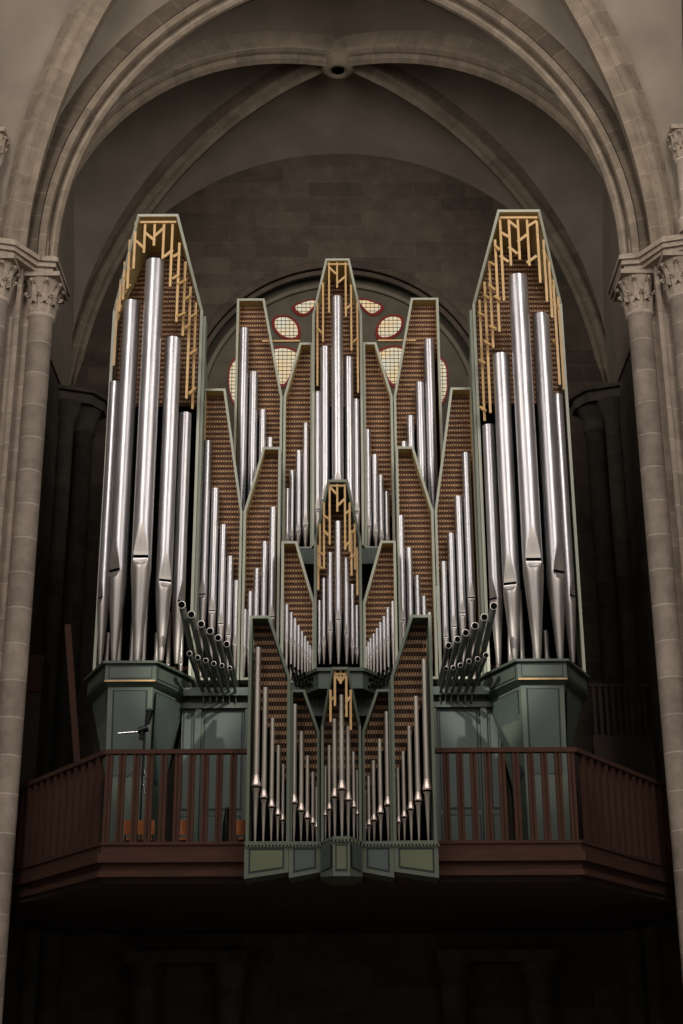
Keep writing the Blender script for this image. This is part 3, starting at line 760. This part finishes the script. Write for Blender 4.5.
    for i, (px, py, wp, my, fy, phi, Y) in enumerate(pip[s]):
        pipe(px, py, wp, my, fy, Y, '%s silver pipe of the five big ones in the %s outer tower' % (size[i], w), 'big pipes of the %s outer tower' % w, phi)
    # inner small pipes standing in the dark behind the big feet
    for i in range(7):
        X = xl+.18+(xr-xl-.36)*i/6; hgt = .75+.32*((i*5) % 4)
        t = thing('organ_pipe', 'small dim pipe standing behind the big pipe feet in the %s outer tower' % w, 'organ pipe', (X, TS+.12, ZP+.08), 'inner pipes of the %s outer tower' % w)
        pipe_mesh(X, TS+.12, ZP+.01, ZP+.28, ZP+hgt, .035, 0, t, 'std', M['tin_foot'], M['tin_foot'])

# ---------- upper case: centre tower and four flags
def tower_small(root, top, sh, Yf, Ys, zb, rodsd, mats=GE, t=.04, gl=.34, cuty=None, **kw):
    x0, z0 = P(top[0], top[2], Yf); x1, z1 = P(top[1], top[2], Yf); zt = z0
    hwf = (x1-x0)/2; (xl, zl), (xr, zr) = P(*sh[0], Ys), P(*sh[1], Ys); zsh = (zl+zr)/2
    poly3 = [(x0, Yf, zt), (x1, Yf, zt), (xr, Ys, zsh), (xr, Ys, zb), (xl, Ys, zb), (xl, Ys, zsh)]
    frame(root, poly3, t, Ys+gl+.05, mats, 'tower_frame', open_bottom=(3,))
    zc = P(338, cuty, Ys+gl)[1]; grille(root, inset([(p[0], p[2]) for p in poly3], t*.8), Ys+gl, cut=((-1, zc), (1, zc)), **kw)
    def yof(x):
        d = max(0, top[0]-x, x-top[1]); return Yf+.06+min(1, d/14)*(Ys-Yf)*.9
    bars(root, yof, *rodsd, w=.03)
    m = MB(); m.box(x0+.03, x1-.03, Yf+.04, Yf+.08, zt-.1, zt-.07); m.build('lattice_rail', M['gold'], root)
    return xl, xr
MX = -.02                      # the main case stands 2 cm left of the chair organ's axis
YA = 22.8; YB = 22.2; YC = 21.75; YRp = 19.62
ZA = P(300, 549, YA)[1]; ZB = P(230, 680, YB)[1]; ZC_ = P(300, 683, YC)[1]
up_ = thing('upper_organ_case', 'upper middle organ case with sage green frames, brown slat grilles and a coffin-topped centre', 'organ case', (0, YA+.2, ZA-.05))
for s in (-1, 1):
    flag(up_, s, (237, 298.5), (264.5, 298.5), (282.5, 397), 'r', YA, ZA, cut=((237, 345), (283, 500)))
    flag(up_, s, (299.5, 342.5), (313, 342.5), (283.5, 397), 'l', YA, ZA, cut=((283, 520), (312, 432)))
rodsA = ([(329, 262, 313), (337, 262, 288), (345.5, 262, 317), (323, 283, 342), (351, 285, 351), (317.5, 303, 386), (357.2, 303, 393)],
         [(329.5, 268, 336, 274), (337.5, 283, 345, 277), (346, 309, 351, 305), (352, 343, 357, 339), (318, 329, 323, 334)])
tower_small(up_, (325.5, 349.5, 258.5), ((312.3, 315), (362, 314)), 22.35, 22.7, ZA, rodsA, cuty=405)
m = MB()
xa, za = P(262, 341.5, YA+.1); m.bar((xa, YA+.1, za), (P(300, 341.5, YA+.1)[0], YA+.1, za), .03, .05)
m.bar((-P(300, 341.5, YA+.1)[0], YA+.1, za), (-xa, YA+.1, za), .03, .05); m.build('tie_bar', M['gold'], up_)
m = MB(); XA = abs(P(237, 298, YA)[0]); zl_ = P(300, 552, 22.3)[1]; m.box(-.80, .78, 22.3, YA+.6, zl_-.2, zl_); m.box(-XA, XA, YA-.05, YA+.6, ZA-.1, ZA)
m.build('ledge', M['teal'], up_)
HID = 'hidden'
def row(data, Y, where, group, phi=0, style='std', lo=None, **k):
    """data: (px, top, width, mouth, foot) in one compartment, tallest first in the labels"""
    ordr = sorted(range(len(data)), key=lambda i: data[i][1]); n_ = len(data)
    names = {}
    for rk, i in enumerate(ordr):
        names[i] = 'tallest' if rk == 0 else ('shortest' if rk == n_-1 else ORD[rk]+' tallest')
    for i, (px, py, wp, my, fy) in enumerate(data):
        yy = Y(px) if callable(Y) else Y
        pipe(px, py, wp, my, fy, yy, '%s %s of %d %s' % (names[i], k.get('noun', 'silver pipe'), n_, where), group, phi, style, k.get('foot'), k.get('body'))
fA = 549
row([(244.5, 327, 9, 528, fA), (254, 371, 8, 532, fA), (263, 409, 6.6, 535, fA), (270.3, 437, 5.6, 538, fA)], YA-.05+.1, 'in the outer left flag of the upper case', 'pipes of the upper left outer flag')
row([(428.6, 338.4, 9.3, 528, fA), (419.7, 381.4, 8, 532, fA), (410.3, 415, 6.6, 535, fA), (403.8, 441, 5.6, 538, fA)], YA+.05, 'in the outer right flag of the upper case', 'pipes of the upper right outer flag')
row([(305.9, 422.5, 6, 525, fA), (298.7, 450, 5.4, 531, fA), (291.9, 470, 4.8, 536, fA), (287.2, 488, 4.3, 539, fA)], YA+.08, 'just left of the upper centre tower', 'pipes left of the upper centre tower')
row([(367.3, 429, 6, 526, fA), (374.7, 454.2, 5.4, 532, fA), (381, 474.7, 4.8, 537, fA), (386.8, 491, 4.3, 540, fA)], YA+.08, 'just right of the upper centre tower', 'pipes right of the upper centre tower')
row([(337, 295.3, 10.3, 490, 546), (325, 345.6, 8.8, 500, 546), (348.6, 356, 8.3, 502, 546), (318, 391, 6.5, 509, 546), (355.8, 398.4, 6.2, 511, 546)], lambda x: 22.52+abs(x-337)/20*.22, 'in the upper centre tower', 'pipes of the upper centre tower')

# ---------- wings (B) with the trumpets below
for s in (-1, 1):
    w = SIDE[s]
    root = thing('organ_wing_case', '%s wing of the organ case, two slant-topped green-framed flags joining in a V' % w, 'organ case', (s*1.9, YB+.2, ZB), 'wing cases beside the outer towers')
    flag(root, s, (203.5, 388.5), (225.5, 388.5), (242.5, 512), 'r', YB, ZB, cut=((203, 465), (243, 625)))
    flag(root, s, (263, 447), (281, 447), (243.5, 512), 'l', YB, ZB, cut=((243, 640), (281, 525)))
fB = 677
row([(207.3, 440, 8.5, 594, fB), (215.6, 487.6, 7.3, 610.6, fB), (223.5, 524, 6.5, 623.6, fB), (230.4, 555.7, 5.8, 634.5, fB), (236.5, 580, 4.9, 643, fB)], YB+.05, 'beside the left outer tower', 'pipes beside the left outer tower')
row([(465.8, 452, 8, 597.5, fB), (458, 495.5, 7.1, 612.8, fB), (450.7, 532.5, 6.3, 626.3, fB), (443.5, 561, 5.6, 636.3, fB), (437.4, 585.6, 4.8, 645, fB)], YB+.05, 'beside the right outer tower', 'pipes beside the right outer tower')
row([(273.2, 506.5, 6.6, 616.6, fB), (264.8, 541, 6, 628, fB), (257, 568, 5.3, 638, fB), (250.3, 591, 4.8, 646, fB), (244.9, 609, 4.2, 653, fB)], YB+.05, 'in the inner flag of the left wing', 'pipes of the left wing inner flag')
row([(400.5, 515, 6.6, 620, fB), (408.9, 547, 5.8, 631, fB), (417, 575, 5.2, 641, fB), (423.7, 595.6, 4.6, 649, fB), (429.4, 612, 4, 656, fB)], YB+.05, 'in the inner flag of the right wing', 'pipes of the right wing inner flag')

# ---------- middle case (C)
mid = thing('middle_organ_case', 'lower middle organ case with coffin-topped lattice tower between two small slanted flags', 'organ case', (0, YC, ZC_-.3))
for s in (-1, 1):
    flag(mid, s, (281.5, 541), (297, 541), (315, 603), 'r', YC, ZC_, t=.04, cut=((281, 615), (315, 672)))
rodsC = ([(329.6, 483, 545), (337.2, 483, 512), (344.8, 483, 550), (324, 503, 569), (320, 524, 570), (318.3, 545, 590), (349.5, 503, 552), (351.2, 530, 576), (354.6, 524, 570), (357, 548, 595)],
         [(329.6, 487, 336.3, 494), (337.4, 506, 344.8, 499), (324, 516, 329, 519), (324, 531, 329, 536), (345, 514, 350.4, 510), (345, 546, 349.8, 542), (350, 534, 355, 530), (350.4, 558, 355, 554), (318.5, 552, 324, 555), (318.5, 566, 323.5, 569)])
tower_small(mid, (327.5, 348, 479.5), ((314, 540), (361.5, 540)), 21.3, 21.7, P(338, 670, 21.7)[1], rodsC, mats=[M['green'], M['green'], M['green']], cuty=612)
ZT_ = P(338, 671, 21.35)[1]
m = MB()
def trap(e, z, f=.42, bk=1.0): return [(-bk-e, 22.6, z), (-bk*.98-e, 21.75, z), (-f-e*.5, 21.2-e, z), (f+e*.5, 21.2-e, z), (bk*.98+e, 21.75, z), (bk+e, 22.6, z)]
m.loft(trap(.05, ZT_-.05, .32, .68), trap(.05, ZT_, .32, .68)); m.loft(trap(0, ZT_-.3, .32, .68), trap(0, ZT_-.05, .32, .68)); fixn(m.build('tray', M['teal'], mid))
m = MB(); m.box(-1.12, 1.12, 21.75, 22.5, ZC_-.5, ZC_-.02); m.build('plinth_board', M['teal'], mid)
fC = 664
row([(338, 520.6, 6, 619.4, fC), (330.2, 552, 5.8, 630, fC), (346, 557.6, 5.4, 633, fC), (324, 578, 4.3, 643, fC), (352, 584, 4.3, 645, fC), (319.6, 600, 3.6, 650, fC), (356.4, 605, 3.6, 652, fC)], lambda x: 21.45+abs(x-338)/19*.3, 'in the lattice tower of the middle case', 'pipes of the middle lattice tower')
cl = [(282.6, 597), (286.9, 604), (291.3, 612), (295, 618), (298.6, 625), (302, 631), (305, 636), (307.7, 641), (310.2, 645), (312.5, 649)]
row([(x, y, 3.7-.16*i, 636+3*i, 684) for i, (x, y) in enumerate(cl)], YC+.05, 'descending in the small left flag of the middle case', 'pipes of the left middle flag')
cr_ = [(392.6, 601), (387.6, 607), (383.9, 616), (380.2, 622), (376.8, 628), (373.6, 633.5), (370.6, 638), (368.2, 642), (366, 646.5), (363.9, 650)]
row([(x, y, 3.7-.16*i, 638+3*i, 684) for i, (x, y) in enumerate(cr_)], YC+.05, 'descending in the small right flag of the middle case', 'pipes of the right middle flag')

# ---------- chair organ in front of the balustrade
MX = 0
ZQ = P(341, 844, YRp)[1]
ch = thing('chair_organ_case', 'small front organ case hanging over the balustrade, green frames with olive and slate base panels', 'organ case', (0, YRp+.2, P(341, 878, YRp)[1]))
for s in (-1, 1):
    flag(ch, s, (249.5, 615.5), (270, 615.5), (290.5, 677), 'r', YRp, ZQ, t=.04, dep=.42, mats=GD, ph=.115, pv=.036, vw=.012, hh=.05, back='back', cut=((248, 668), (290, 788)))
    flag(ch, s, (290.3, 689.5), (304.8, 689.5), (319.5, 731), 'r', YRp+.05, ZQ, t=.035, dep=.4, mats=GD, ph=.115, pv=.036, vw=.012, hh=.05, back='back', cut=((290, 722), (320, 805)))
rodsR = ([(334.8, 670, 706), (340.6, 670, 684), (346.2, 670, 717), (330.5, 690, 722), (350.5, 690, 730)],
         [(335, 674, 340.6, 682), (346, 674, 340.6, 682), (346, 702, 350.5, 697), (330.5, 700, 334.8, 697)])
tower_small(ch, (331.5, 348.5, 667), ((321, 726), (361, 725)), 19.2, 19.5, ZQ, rodsR, mats=GD, t=.035, gl=.3, ph=.115, pv=.036, vw=.012, hh=.05, back='back', cuty=775)
# outer side walls and back
XQ = abs(P(249.5, 615.5, YRp)[0]); ztop = P(250, 615.5, YRp)[1]
for s in (-1, 1):
    m = MB(); m.box(*sorted((s*XQ, s*(XQ-.05))), YRp+.3, YRp+.75, ZQ, ztop)
    m.build('case_side', M['green_shaded'], ch)
# base with five panels whose lower edges rise to the middle
def zrow(py, Y=YRp): return P(341, py, Y)[1]
x_in1 = abs(P(289, 850, YRp)[0]); x_in2 = abs(P(320.5, 850, YRp)[0]); x_c = abs(P(333, 850, 19.2)[0])
XO = XQ+.01
m = MB(); pm = MB()
for s in (-1, 1):
    for (xa, xb, za, zb_, mi) in ((XO, x_in1+.005, 878.5, 872, 1), (x_in1, x_in2, 878, 872, 2)):
        pts = [(s*xa, zrow(za)), (s*xb, zrow(zb_)), (s*xb, ZQ), (s*xa, ZQ)]
        m.plate(pts, YRp-.01, YRp+.6)
        q = inset(pts, .055); pm.add([(x, YRp-.014, z) for x, z in q], [(0, 1, 2, 3)], mi=0)
        q = inset(pts, .078); pm.add([(x, YRp-.018, z) for x, z in q], [(0, 1, 2, 3)], mi=mi)
    # canted faces next to the middle
    A_ = (s*x_in2, YRp-.01); B_ = (s*x_c, 19.2)
    m.loft([(A_[0], A_[1], zrow(877)), (B_[0], B_[1], zrow(876, 19.2)), (B_[0], YRp+.5, zrow(876, 19.2)), (A_[0], YRp+.5, zrow(877))],
           [(A_[0], A_[1], ZQ), (B_[0], B_[1], ZQ), (B_[0], YRp+.5, ZQ), (A_[0], YRp+.5, ZQ)])
    a = Vector((A_[0], A_[1], 0)); b2 = Vector((B_[0], B_[1], 0)); t_ = (b2-a).normalized(); nr = Vector((-abs(t_.y)*0, -1, 0))
    for e, mi in ((.03, 0), (.05, 2)):
        a2 = a+t_*e; b3 = b2-t_*e; o_ = .006+.004*mi
        pm.add([(a2.x+s*o_, a2.y-o_, zrow(872)), (b3.x+s*o_, b3.y-o_, zrow(871)), (b3.x+s*o_, b3.y-o_, ZQ-.05-e*.3), (a2.x+s*o_, a2.y-o_, ZQ-.05-e*.3)], [(0, 1, 2, 3)], mi=mi)
m.box(-x_c, x_c, 19.2, YRp+.5, zrow(876, 19.2), ZQ)
pm.add([(-x_c+.03, 19.194, zrow(871, 19.2)), (x_c-.03, 19.194, zrow(871, 19.2)), (x_c-.03, 19.194, ZQ-.07), (-x_c+.03, 19.194, ZQ-.07)], [(0, 1, 2, 3)], mi=0)
pm.add([(-x_c+.045, 19.19, zrow(869, 19.2)), (x_c-.045, 19.19, zrow(869, 19.2)), (x_c-.045, 19.19, ZQ-.085), (-x_c+.045, 19.19, ZQ-.085)], [(0, 1, 2, 3)], mi=1)
fixn(m.build('base', M['green_shaded'], ch))
fixn(pm.build('base_panel', [M['teal_dark'], M['olive'], M['slate']], ch))
# dentilled toe board
m = MB()
plan = [(-XO, YRp-.04), (-x_in2, YRp-.04), (-x_c, 19.16), (x_c, 19.16), (x_in2, YRp-.04), (XO, YRp-.04), (XO, YRp+.4), (-XO, YRp+.4)]
m.prism(plan, ZQ-.01, ZQ+.03)
x = -XO+.02
while x < XO:
    ax = abs(x); yy = 19.17 if ax < x_c else (YRp-.03 if ax > x_in2 else 19.17+(YRp-.03-19.17)*(ax-x_c)/(x_in2-x_c))
    m.box(x, x+.022, yy-.012, yy+.02, ZQ-.04, ZQ-.01); x += .045
fixn(m.build('toe_board', M['green_shaded'], ch))
fR = 841.5
kw = dict(style='bell', foot=M['tin_warm'], body=M['tin_warm'])
row([(258, 646.8, 5.8, 787, fR), (265.4, 687, 4.6, 798.8, fR), (272.6, 717.7, 4, 807.7, fR), (278.6, 745, 3.5, 815.7, fR), (283.4, 764, 3.1, 820.8, fR)], YRp+.12, 'in the outer left flag of the front case', 'pipes of the front case outer left flag', noun='slender pipe', **kw)
row([(423.9, 658.7, 5.6, 790.8, fR), (415.8, 695.8, 4.6, 801.5, fR), (409, 725.8, 4, 810, fR), (402.9, 751, 3.5, 817.7, fR), (397.6, 767.7, 3.1, 823, fR)], YRp+.12, 'in the outer right flag of the front case', 'pipes of the front case outer right flag', noun='slender pipe', **kw)
row([(294.7, 703.9, 4.6, 803.8, fR), (301.5, 731.3, 4.1, 811.5, fR), (307.6, 755.5, 3.6, 818.8, fR), (313.0, 771.6, 3.1, 823.8, fR), (316.8, 786.5, 2.7, 827.7, fR)], YRp+.12, 'just left of the front case centre tower', 'pipes left of the front centre tower', noun='slender pipe', **kw)
row([(386.5, 711.3, 4.6, 806, fR), (379.4, 738.7, 4.1, 813.8, fR), (373.2, 760.3, 3.6, 821, fR), (368.4, 775.8, 3.1, 825.7, fR), (364.6, 790, 2.7, 829, fR)], YRp+.12, 'just right of the front case centre tower', 'pipes right of the front centre tower', noun='slender pipe', **kw)
row([(341.3, 694.5, 4.8, 790, fR), (334.6, 718.4, 4.4, 797.7, fR), (347.6, 725.8, 4.4, 801, fR), (329.4, 745, 3.4, 810, fR), (353.2, 751.6, 3.4, 808, fR), (325.4, 766, 2.8, 816, fR), (357, 770, 2.8, 815, fR)], lambda x: 19.34+abs(x-341)/16*.22, 'in the centre tower of the front case', 'pipes of the front centre tower', noun='slender pipe', **kw)

# ---------- green plinth wall behind the balustrade
pl = thing('organ_plinth', 'blue-green panelled plinth wall below the pipes behind the balustrade', 'organ base', (0, 21.9, ZF))
ZPL = P(210, 690, 21.75)[1]
for s in (-1, 1):
    m = MB(); pm = MB()
    xa, xb = s*.55, s*2.35
    m.box(*sorted((xa, xb)), 21.8, 22.6, ZF, ZPL-.12)
    m.box(*sorted((xa, xb)), 21.6, 22.6, ZPL-.12, ZPL)          # toe board that carries the trumpets
    m.box(*sorted((s*.9, xb)), 21.72, 21.8, ZPL-.28, ZPL-.2)
    for xs in (1.32, 2.06, .75):
        m.box(*sorted((s*xs, s*(xs+.09))), 21.74, 21.8, ZF, ZPL-.2)
    for x0_, x1_ in ((1.45, 2.02), (.88, 1.28), (2.19, 2.33)):
        for za, zb_ in ((ZR-.5, ZPL-.32), (ZF+.25, ZR-.58)):
            pm.add([(s*x0_, 21.792, za), (s*x1_, 21.792, za), (s*x1_, 21.792, zb_), (s*x0_, 21.792, zb_)], [(0, 1, 2, 3)], mi=0)
            pm.add([(s*(x0_+.02), 21.786, za+.02), (s*(x1_-.02), 21.786, za+.02), (s*(x1_-.02), 21.786, zb_-.02), (s*(x0_+.02), 21.786, zb_-.02)], [(0, 1, 2, 3)], mi=1)
    fixn(m.build('plinth_body', M['teal'], pl)); fixn(pm.build('plinth_panel', [M['teal_dark'], M['slate']], pl))

# ---------- horizontal trumpets
def trumpet(px, py, rpx, tx, ty, Yb, Yt, label, group, rim='tin_foot'):
    Xb, Zb = P(px, py, Yb); Xt, Zt = P(tx, ty, Yt); a = Vector((Xb, Yb, Zb)); b2 = Vector((Xt, Yt, Zt)); r = rad(rpx*2, Xb, Yb, Zb)
    t = thing('trumpet_pipe', label, 'organ pipe', tuple(b2), group)
    d = (b2-a); m = MB(); m.tube(a, b2, r, r*.66, 18, caps=False); m.tube(a+d*.0, a+d*.35, r*.9, r*.8, 18, caps=False); m.build('resonator', M['trumpet'], t)
    h = Vector((0, -r*1.1, -r*.1)); m = MB(); m.tube(a-h*.7, a+h, r*1.02, r*1.12, 20, caps=False)          # hooded bell facing the nave
    n_ = 20; e = h.normalized(); u = Vector((1, 0, 0)); v = e.cross(u).normalized()
    q_ = lambda rr, o: [a+h+e*o+(u*math.cos(2*PI*k/n_)+v*math.sin(2*PI*k/n_))*rr for k in range(n_)]
    m.add(q_(r*1.12, 0)+q_(r*.96, .001), [(k, (k+1) % n_, n_+(k+1) % n_, n_+k) for k in range(n_)]); m.build('rim', M[rim], t)
    m = MB(); m.tube(a-h*.6, a+h*.93, r*.98, r*1.0, 20); m.build('bore_shade', M['void'], t)  # solid black plug, the shade inside the bell put into its colour
    m = MB(); m.tube(b2, b2+Vector((0, .02, -.12)), r*.55, r*.35, 12); m.build('boot', M['trumpet'], t)
TU = {-1: [(182, 605.5), (191.6, 615.3), (201.4, 624.7), (210.3, 631.7), (218.3, 638.4), (226.9, 644.7)],
       1: [(493.5, 606.8), (484, 618), (474.7, 626.5), (465.5, 633.4), (457.3, 640), (448.3, 646)]}
TLo = {-1: [(189.7, 654), (198, 658), (206, 661), (214, 664), (222, 666), (230, 668.4)],
        1: [(485.7, 655.6), (477.4, 659.5), (468.7, 661.6), (460.2, 665.6), (453, 668), (446, 669)]}
for s in (-1, 1):
    for i, (x, y) in enumerate(TU[s]):
        trumpet(x, y, 3.5-.12*i, x-s*(18-1.6*i), 688, 20.75, 21.68, '%s from the tower in the upper row of dark trumpets, %s side' % (ORD[i], SIDE[s]), 'upper row of dark trumpets, %s side' % SIDE[s])
    for i, (x, y) in enumerate(TLo[s]):
        trumpet(x, y, 2.5-.08*i, x-s*(14-1.6*i), 694, 20.95, 21.66, '%s from the tower in the lower row of dark trumpets, %s side' % (ORD[i], SIDE[s]), 'lower row of dark trumpets, %s side' % SIDE[s])
    for j in range(2):
        for i in range(6):
            x = 341.5+s*(50-4.2*i-2*j); y = 668+2.6*i+8*j-2
            trumpet(x, y, 1.7, x-s*2.5, y+13, 21.35, 21.75, 'little black trumpet in the cluster beside the %s middle flag' % SIDE[s], 'cluster of little trumpets, %s middle' % SIDE[s], 'black')

# ================================================================== SMALL THINGS ON THE GALLERY
# microphone stand
sx, sz = P(143.5, 745, 20.55); st = thing('microphone_stand', 'black microphone stand with chrome boom behind the left balustrade', 'stand', (sx, 20.55, ZF))
def at(x, y, Y=20.55): X, Z_ = P(x, y, Y); return Vector((X, Y, Z_))
m = MB(); base = Vector((sx, 20.55, ZF)); m.tube(base+Vector((0, 0, .3)), at(144, 735), .014, .012, 10)
m.tube(at(144, 735), at(149, 715), .01, .01, 8); m.build('pole', M['black'], st)
for a in (0, 2.1, 4.2):
    m = MB(); m.tube(base+Vector((0, 0, .35)), base+Vector((.3*math.cos(a), .25*math.sin(a), .0)), .01, .01, 8); m.build('leg', M['chrome'], st)
m = MB(); m.tube(at(118, 733.5), at(142, 731.5), .014, .014, 8); m.build('boom', M['chrome'], st)
m = MB(); m.tube(at(147, 724), at(150, 712), .035, .045, 14); m.tube(at(138, 731), at(148, 728), .045, .05, 14); m.tube(at(141, 740), at(143, 727), .03, .04, 12); m.lathe(*at(149.5, 711)[:2], [(.005, at(149, 708)[2]), (.045, at(149, 710)[2]), (.05, at(149, 712)[2]), (.02, at(149, 714)[2])], 14)
m.build('microphone', M['black'], st)
for i, (xa, ya, xb, yb) in enumerate([(126, 778, 133, 768), (144, 770, 147, 782), (114, 815, 120, 802), (143, 784, 145, 793)]):
    m = MB(); m.tube(at(xa, ya, 20.5), at(xb, yb, 20.5), .013, .013, 8); m.build('clip_rod', M['chrome'], st)
# stools with orange seats half seen between the balusters
for (xa, xb, lb) in ((124, 139, 'orange wooden chair back seen low behind the leftmost balusters'), (140, 154, 'orange wooden chair back beside the microphone stand foot'), (176, 189, 'orange wooden chair back right of the microphone stand'), (236, 246, 'orange wooden chair back beside the front organ case')):
    Y = 20.42; X0, Z1 = P(xa, 820, Y); X1, Z0 = P(xb, 835, Y); t = thing('wooden_chair', lb, 'chair', ((X0+X1)/2, Y+.2, ZF))
    m = MB()
    for k in range(8):
        a = k/8*(X1-X0); m.box(X0+a, X0+a+(X1-X0)/8, Y+.012*abs(k-3.5)**2*.15, Y+.02+.012*abs(k-3.5)**2*.15, Z0, Z1)
    m.build('backrest', M['orange'], t)
    m = MB(); m.box(X0, X1, Y+.03, Y+.42, ZF+.32, ZF+.35) if False else m.box(X0, X1, Y+.03, Y+.3, max(ZF+.12, Z0-.12), max(ZF+.15, Z0-.09)); m.build('seat', M['orange'], t)
    for ax in (X0+.01, X1-.03):
        for yy in (Y+.02, Y+.27):
            m = MB(); m.box(ax, ax+.02, yy, yy+.02, ZF, Z0+.02 if yy < Y+.1 else max(ZF+.12, Z0-.12)); m.build('leg', M['black'], t)
for (x, y, w_, lb) in ((135, 838, 6, 'white sheet of music lying at the foot of the left balusters'), (213, 840, 6, 'white sheet of music lying left of the front organ case'), (170, 826, 4, 'pale sheet standing against the orange chair back')):
    X, Z_ = P(x, y, 20.35); m = MB(); m.box(X-w_*.007, X+w_*.007, 20.3, 20.5, ZF, ZF+.03); tag(m.build('paper_stack', M['paper']), lb, 'paper')
# black upright bag-like case behind the rail
X, Z_ = P(227, 815, 20.5); b = thing('instrument_case', 'slim black upright case behind the balustrade left of the front organ', 'case', (X, 20.5, ZF))
m = MB(); m.lathe(X, 20.5, [(.05, ZF), (.06, ZF+.05), (.055, ZF+.35), (.03, ZF+.5), (.02, ZF+.56)], 16); m.build('body', M['black'], b)
m = MB(); m.tube((X, 20.46, ZF+.5), (X+.03, 20.46, ZF+.3), .008, .008, 6); m.build('strap', M['black'], b)
# leaning plank and a cupboard behind the left column
pa, pb = Vector((*P(69, 632, 22.6),)), Vector((*P(90, 775, 22.6),))
m = MB(); m.bar((P(90, 800, 22.6)[0], 22.5, ZF), (P(68, 625, 22.9)[0], 22.9, P(68, 625, 22.9)[1]), .1, .06); tag(m.build('leaning_plank', M['wood']), 'long red-brown plank leaning behind the left end of the balustrade', 'plank')
c_ = thing('wall_cupboard', 'brown wooden cupboard beside the left column above the balustrade', 'cupboard', (P(36, 650, 24)[0], 24.2, ZF))
xa, za = P(25, 655, 24.0); xb, zb_ = P(41, 692, 24.0)
m = MB(); m.box(xa-.3, xb, 24.0, 24.6, ZF, za); m.build('body', M['wood_dark'], c_)
m = MB(); m.box(xa-.26, xb-.03, 23.97, 24.0, zb_, za-.04); m.build('door', M['wood'], c_)
# dim inner railing on the right behind the tower
r_ = thing('back_railing', 'dim dark railing behind the right outer tower near the column', 'railing', (4.4, 25, ZF))
z0_, z1_ = P(620, 750, 25)[1], P(620, 684, 25)[1]; xa = P(590, 700, 25)[0]
m = MB(); m.box(xa, 5.25, 24.97, 25.03, z1_-.05, z1_); m.box(xa, 5.25, 24.97, 25.03, z0_, z0_+.25); m.box(xa, 5.25, 24.9, 25.1, ZF-.02, z0_); m.build('rail', M['wood_dark'], r_)
for i in range(9):
    m = MB(); x = xa+.04+i*(5.2-xa)/9; m.box(x, x+.05, 24.98, 25.02, z0_+.25, z1_-.05); m.build('baluster', M['wood_dark'], r_)

# ================================================================== LIGHT
def area(loc, target, size, power, col, sy=None):
    l = bpy.data.lights.new('window_and_fill_light', 'AREA'); l.energy = power; l.color = col; l.size = size
    if sy: l.shape = 'RECTANGLE'; l.size_y = sy
    o = bpy.data.objects.new('window_and_fill_light', l); C.objects.link(o); o.location = loc
    o.rotation_euler = (Vector(target)-Vector(loc)).to_track_quat('-Z', 'Y').to_euler(); return o
for yy, pw in ((14.0, 300), (8.5, 260), (3.0, 200)):                            # tall clerestory windows of the nave, both sides
    area((-5.6, yy, 16.2), (1.5, 21.5, 11.5), 1.5, pw, (1.0, .95, .9), 7.5)
    area((5.6, yy, 16.2), (-1.5, 21.5, 11.5), 1.5, pw, (1.0, .95, .9), 7.5)
area((0, -8, 17), (0, 21.5, 11.5), 5, 160, (1.0, .96, .93), 9)                 # added weak fill lamp behind the camera, no known window there
sl = bpy.data.lights.new('sunbeam', 'SPOT'); sl.energy = 5500; sl.spot_size = math.radians(10); sl.spot_blend = .6; sl.shadow_soft_size = .12; sl.color = (1, .96, .88)
for sg in (-1, 1):
    so = bpy.data.objects.new('sunbeam', sl); C.objects.link(so); so.location = (-sg*2.6, 12, 13.2); so.rotation_euler = (Vector((sg*2.2, 21.4, 7.2))-Vector(so.location)).to_track_quat('-Z', 'Y').to_euler()
W = bpy.data.worlds.new('world'); bpy.context.scene.world = W; W.use_nodes = True
W.node_tree.nodes['Background'].inputs[0].default_value = (1.0, .95, .9, 1); W.node_tree.nodes['Background'].inputs[1].default_value = .24
vs = bpy.context.scene.view_settings; vs.view_transform = 'Standard'; vs.look = 'None'; vs.gamma = 1; vs.use_curve_mapping = False; vs.exposure = 0
for o in bpy.data.objects:
    if '_o' in o.keys(): del o['_o']
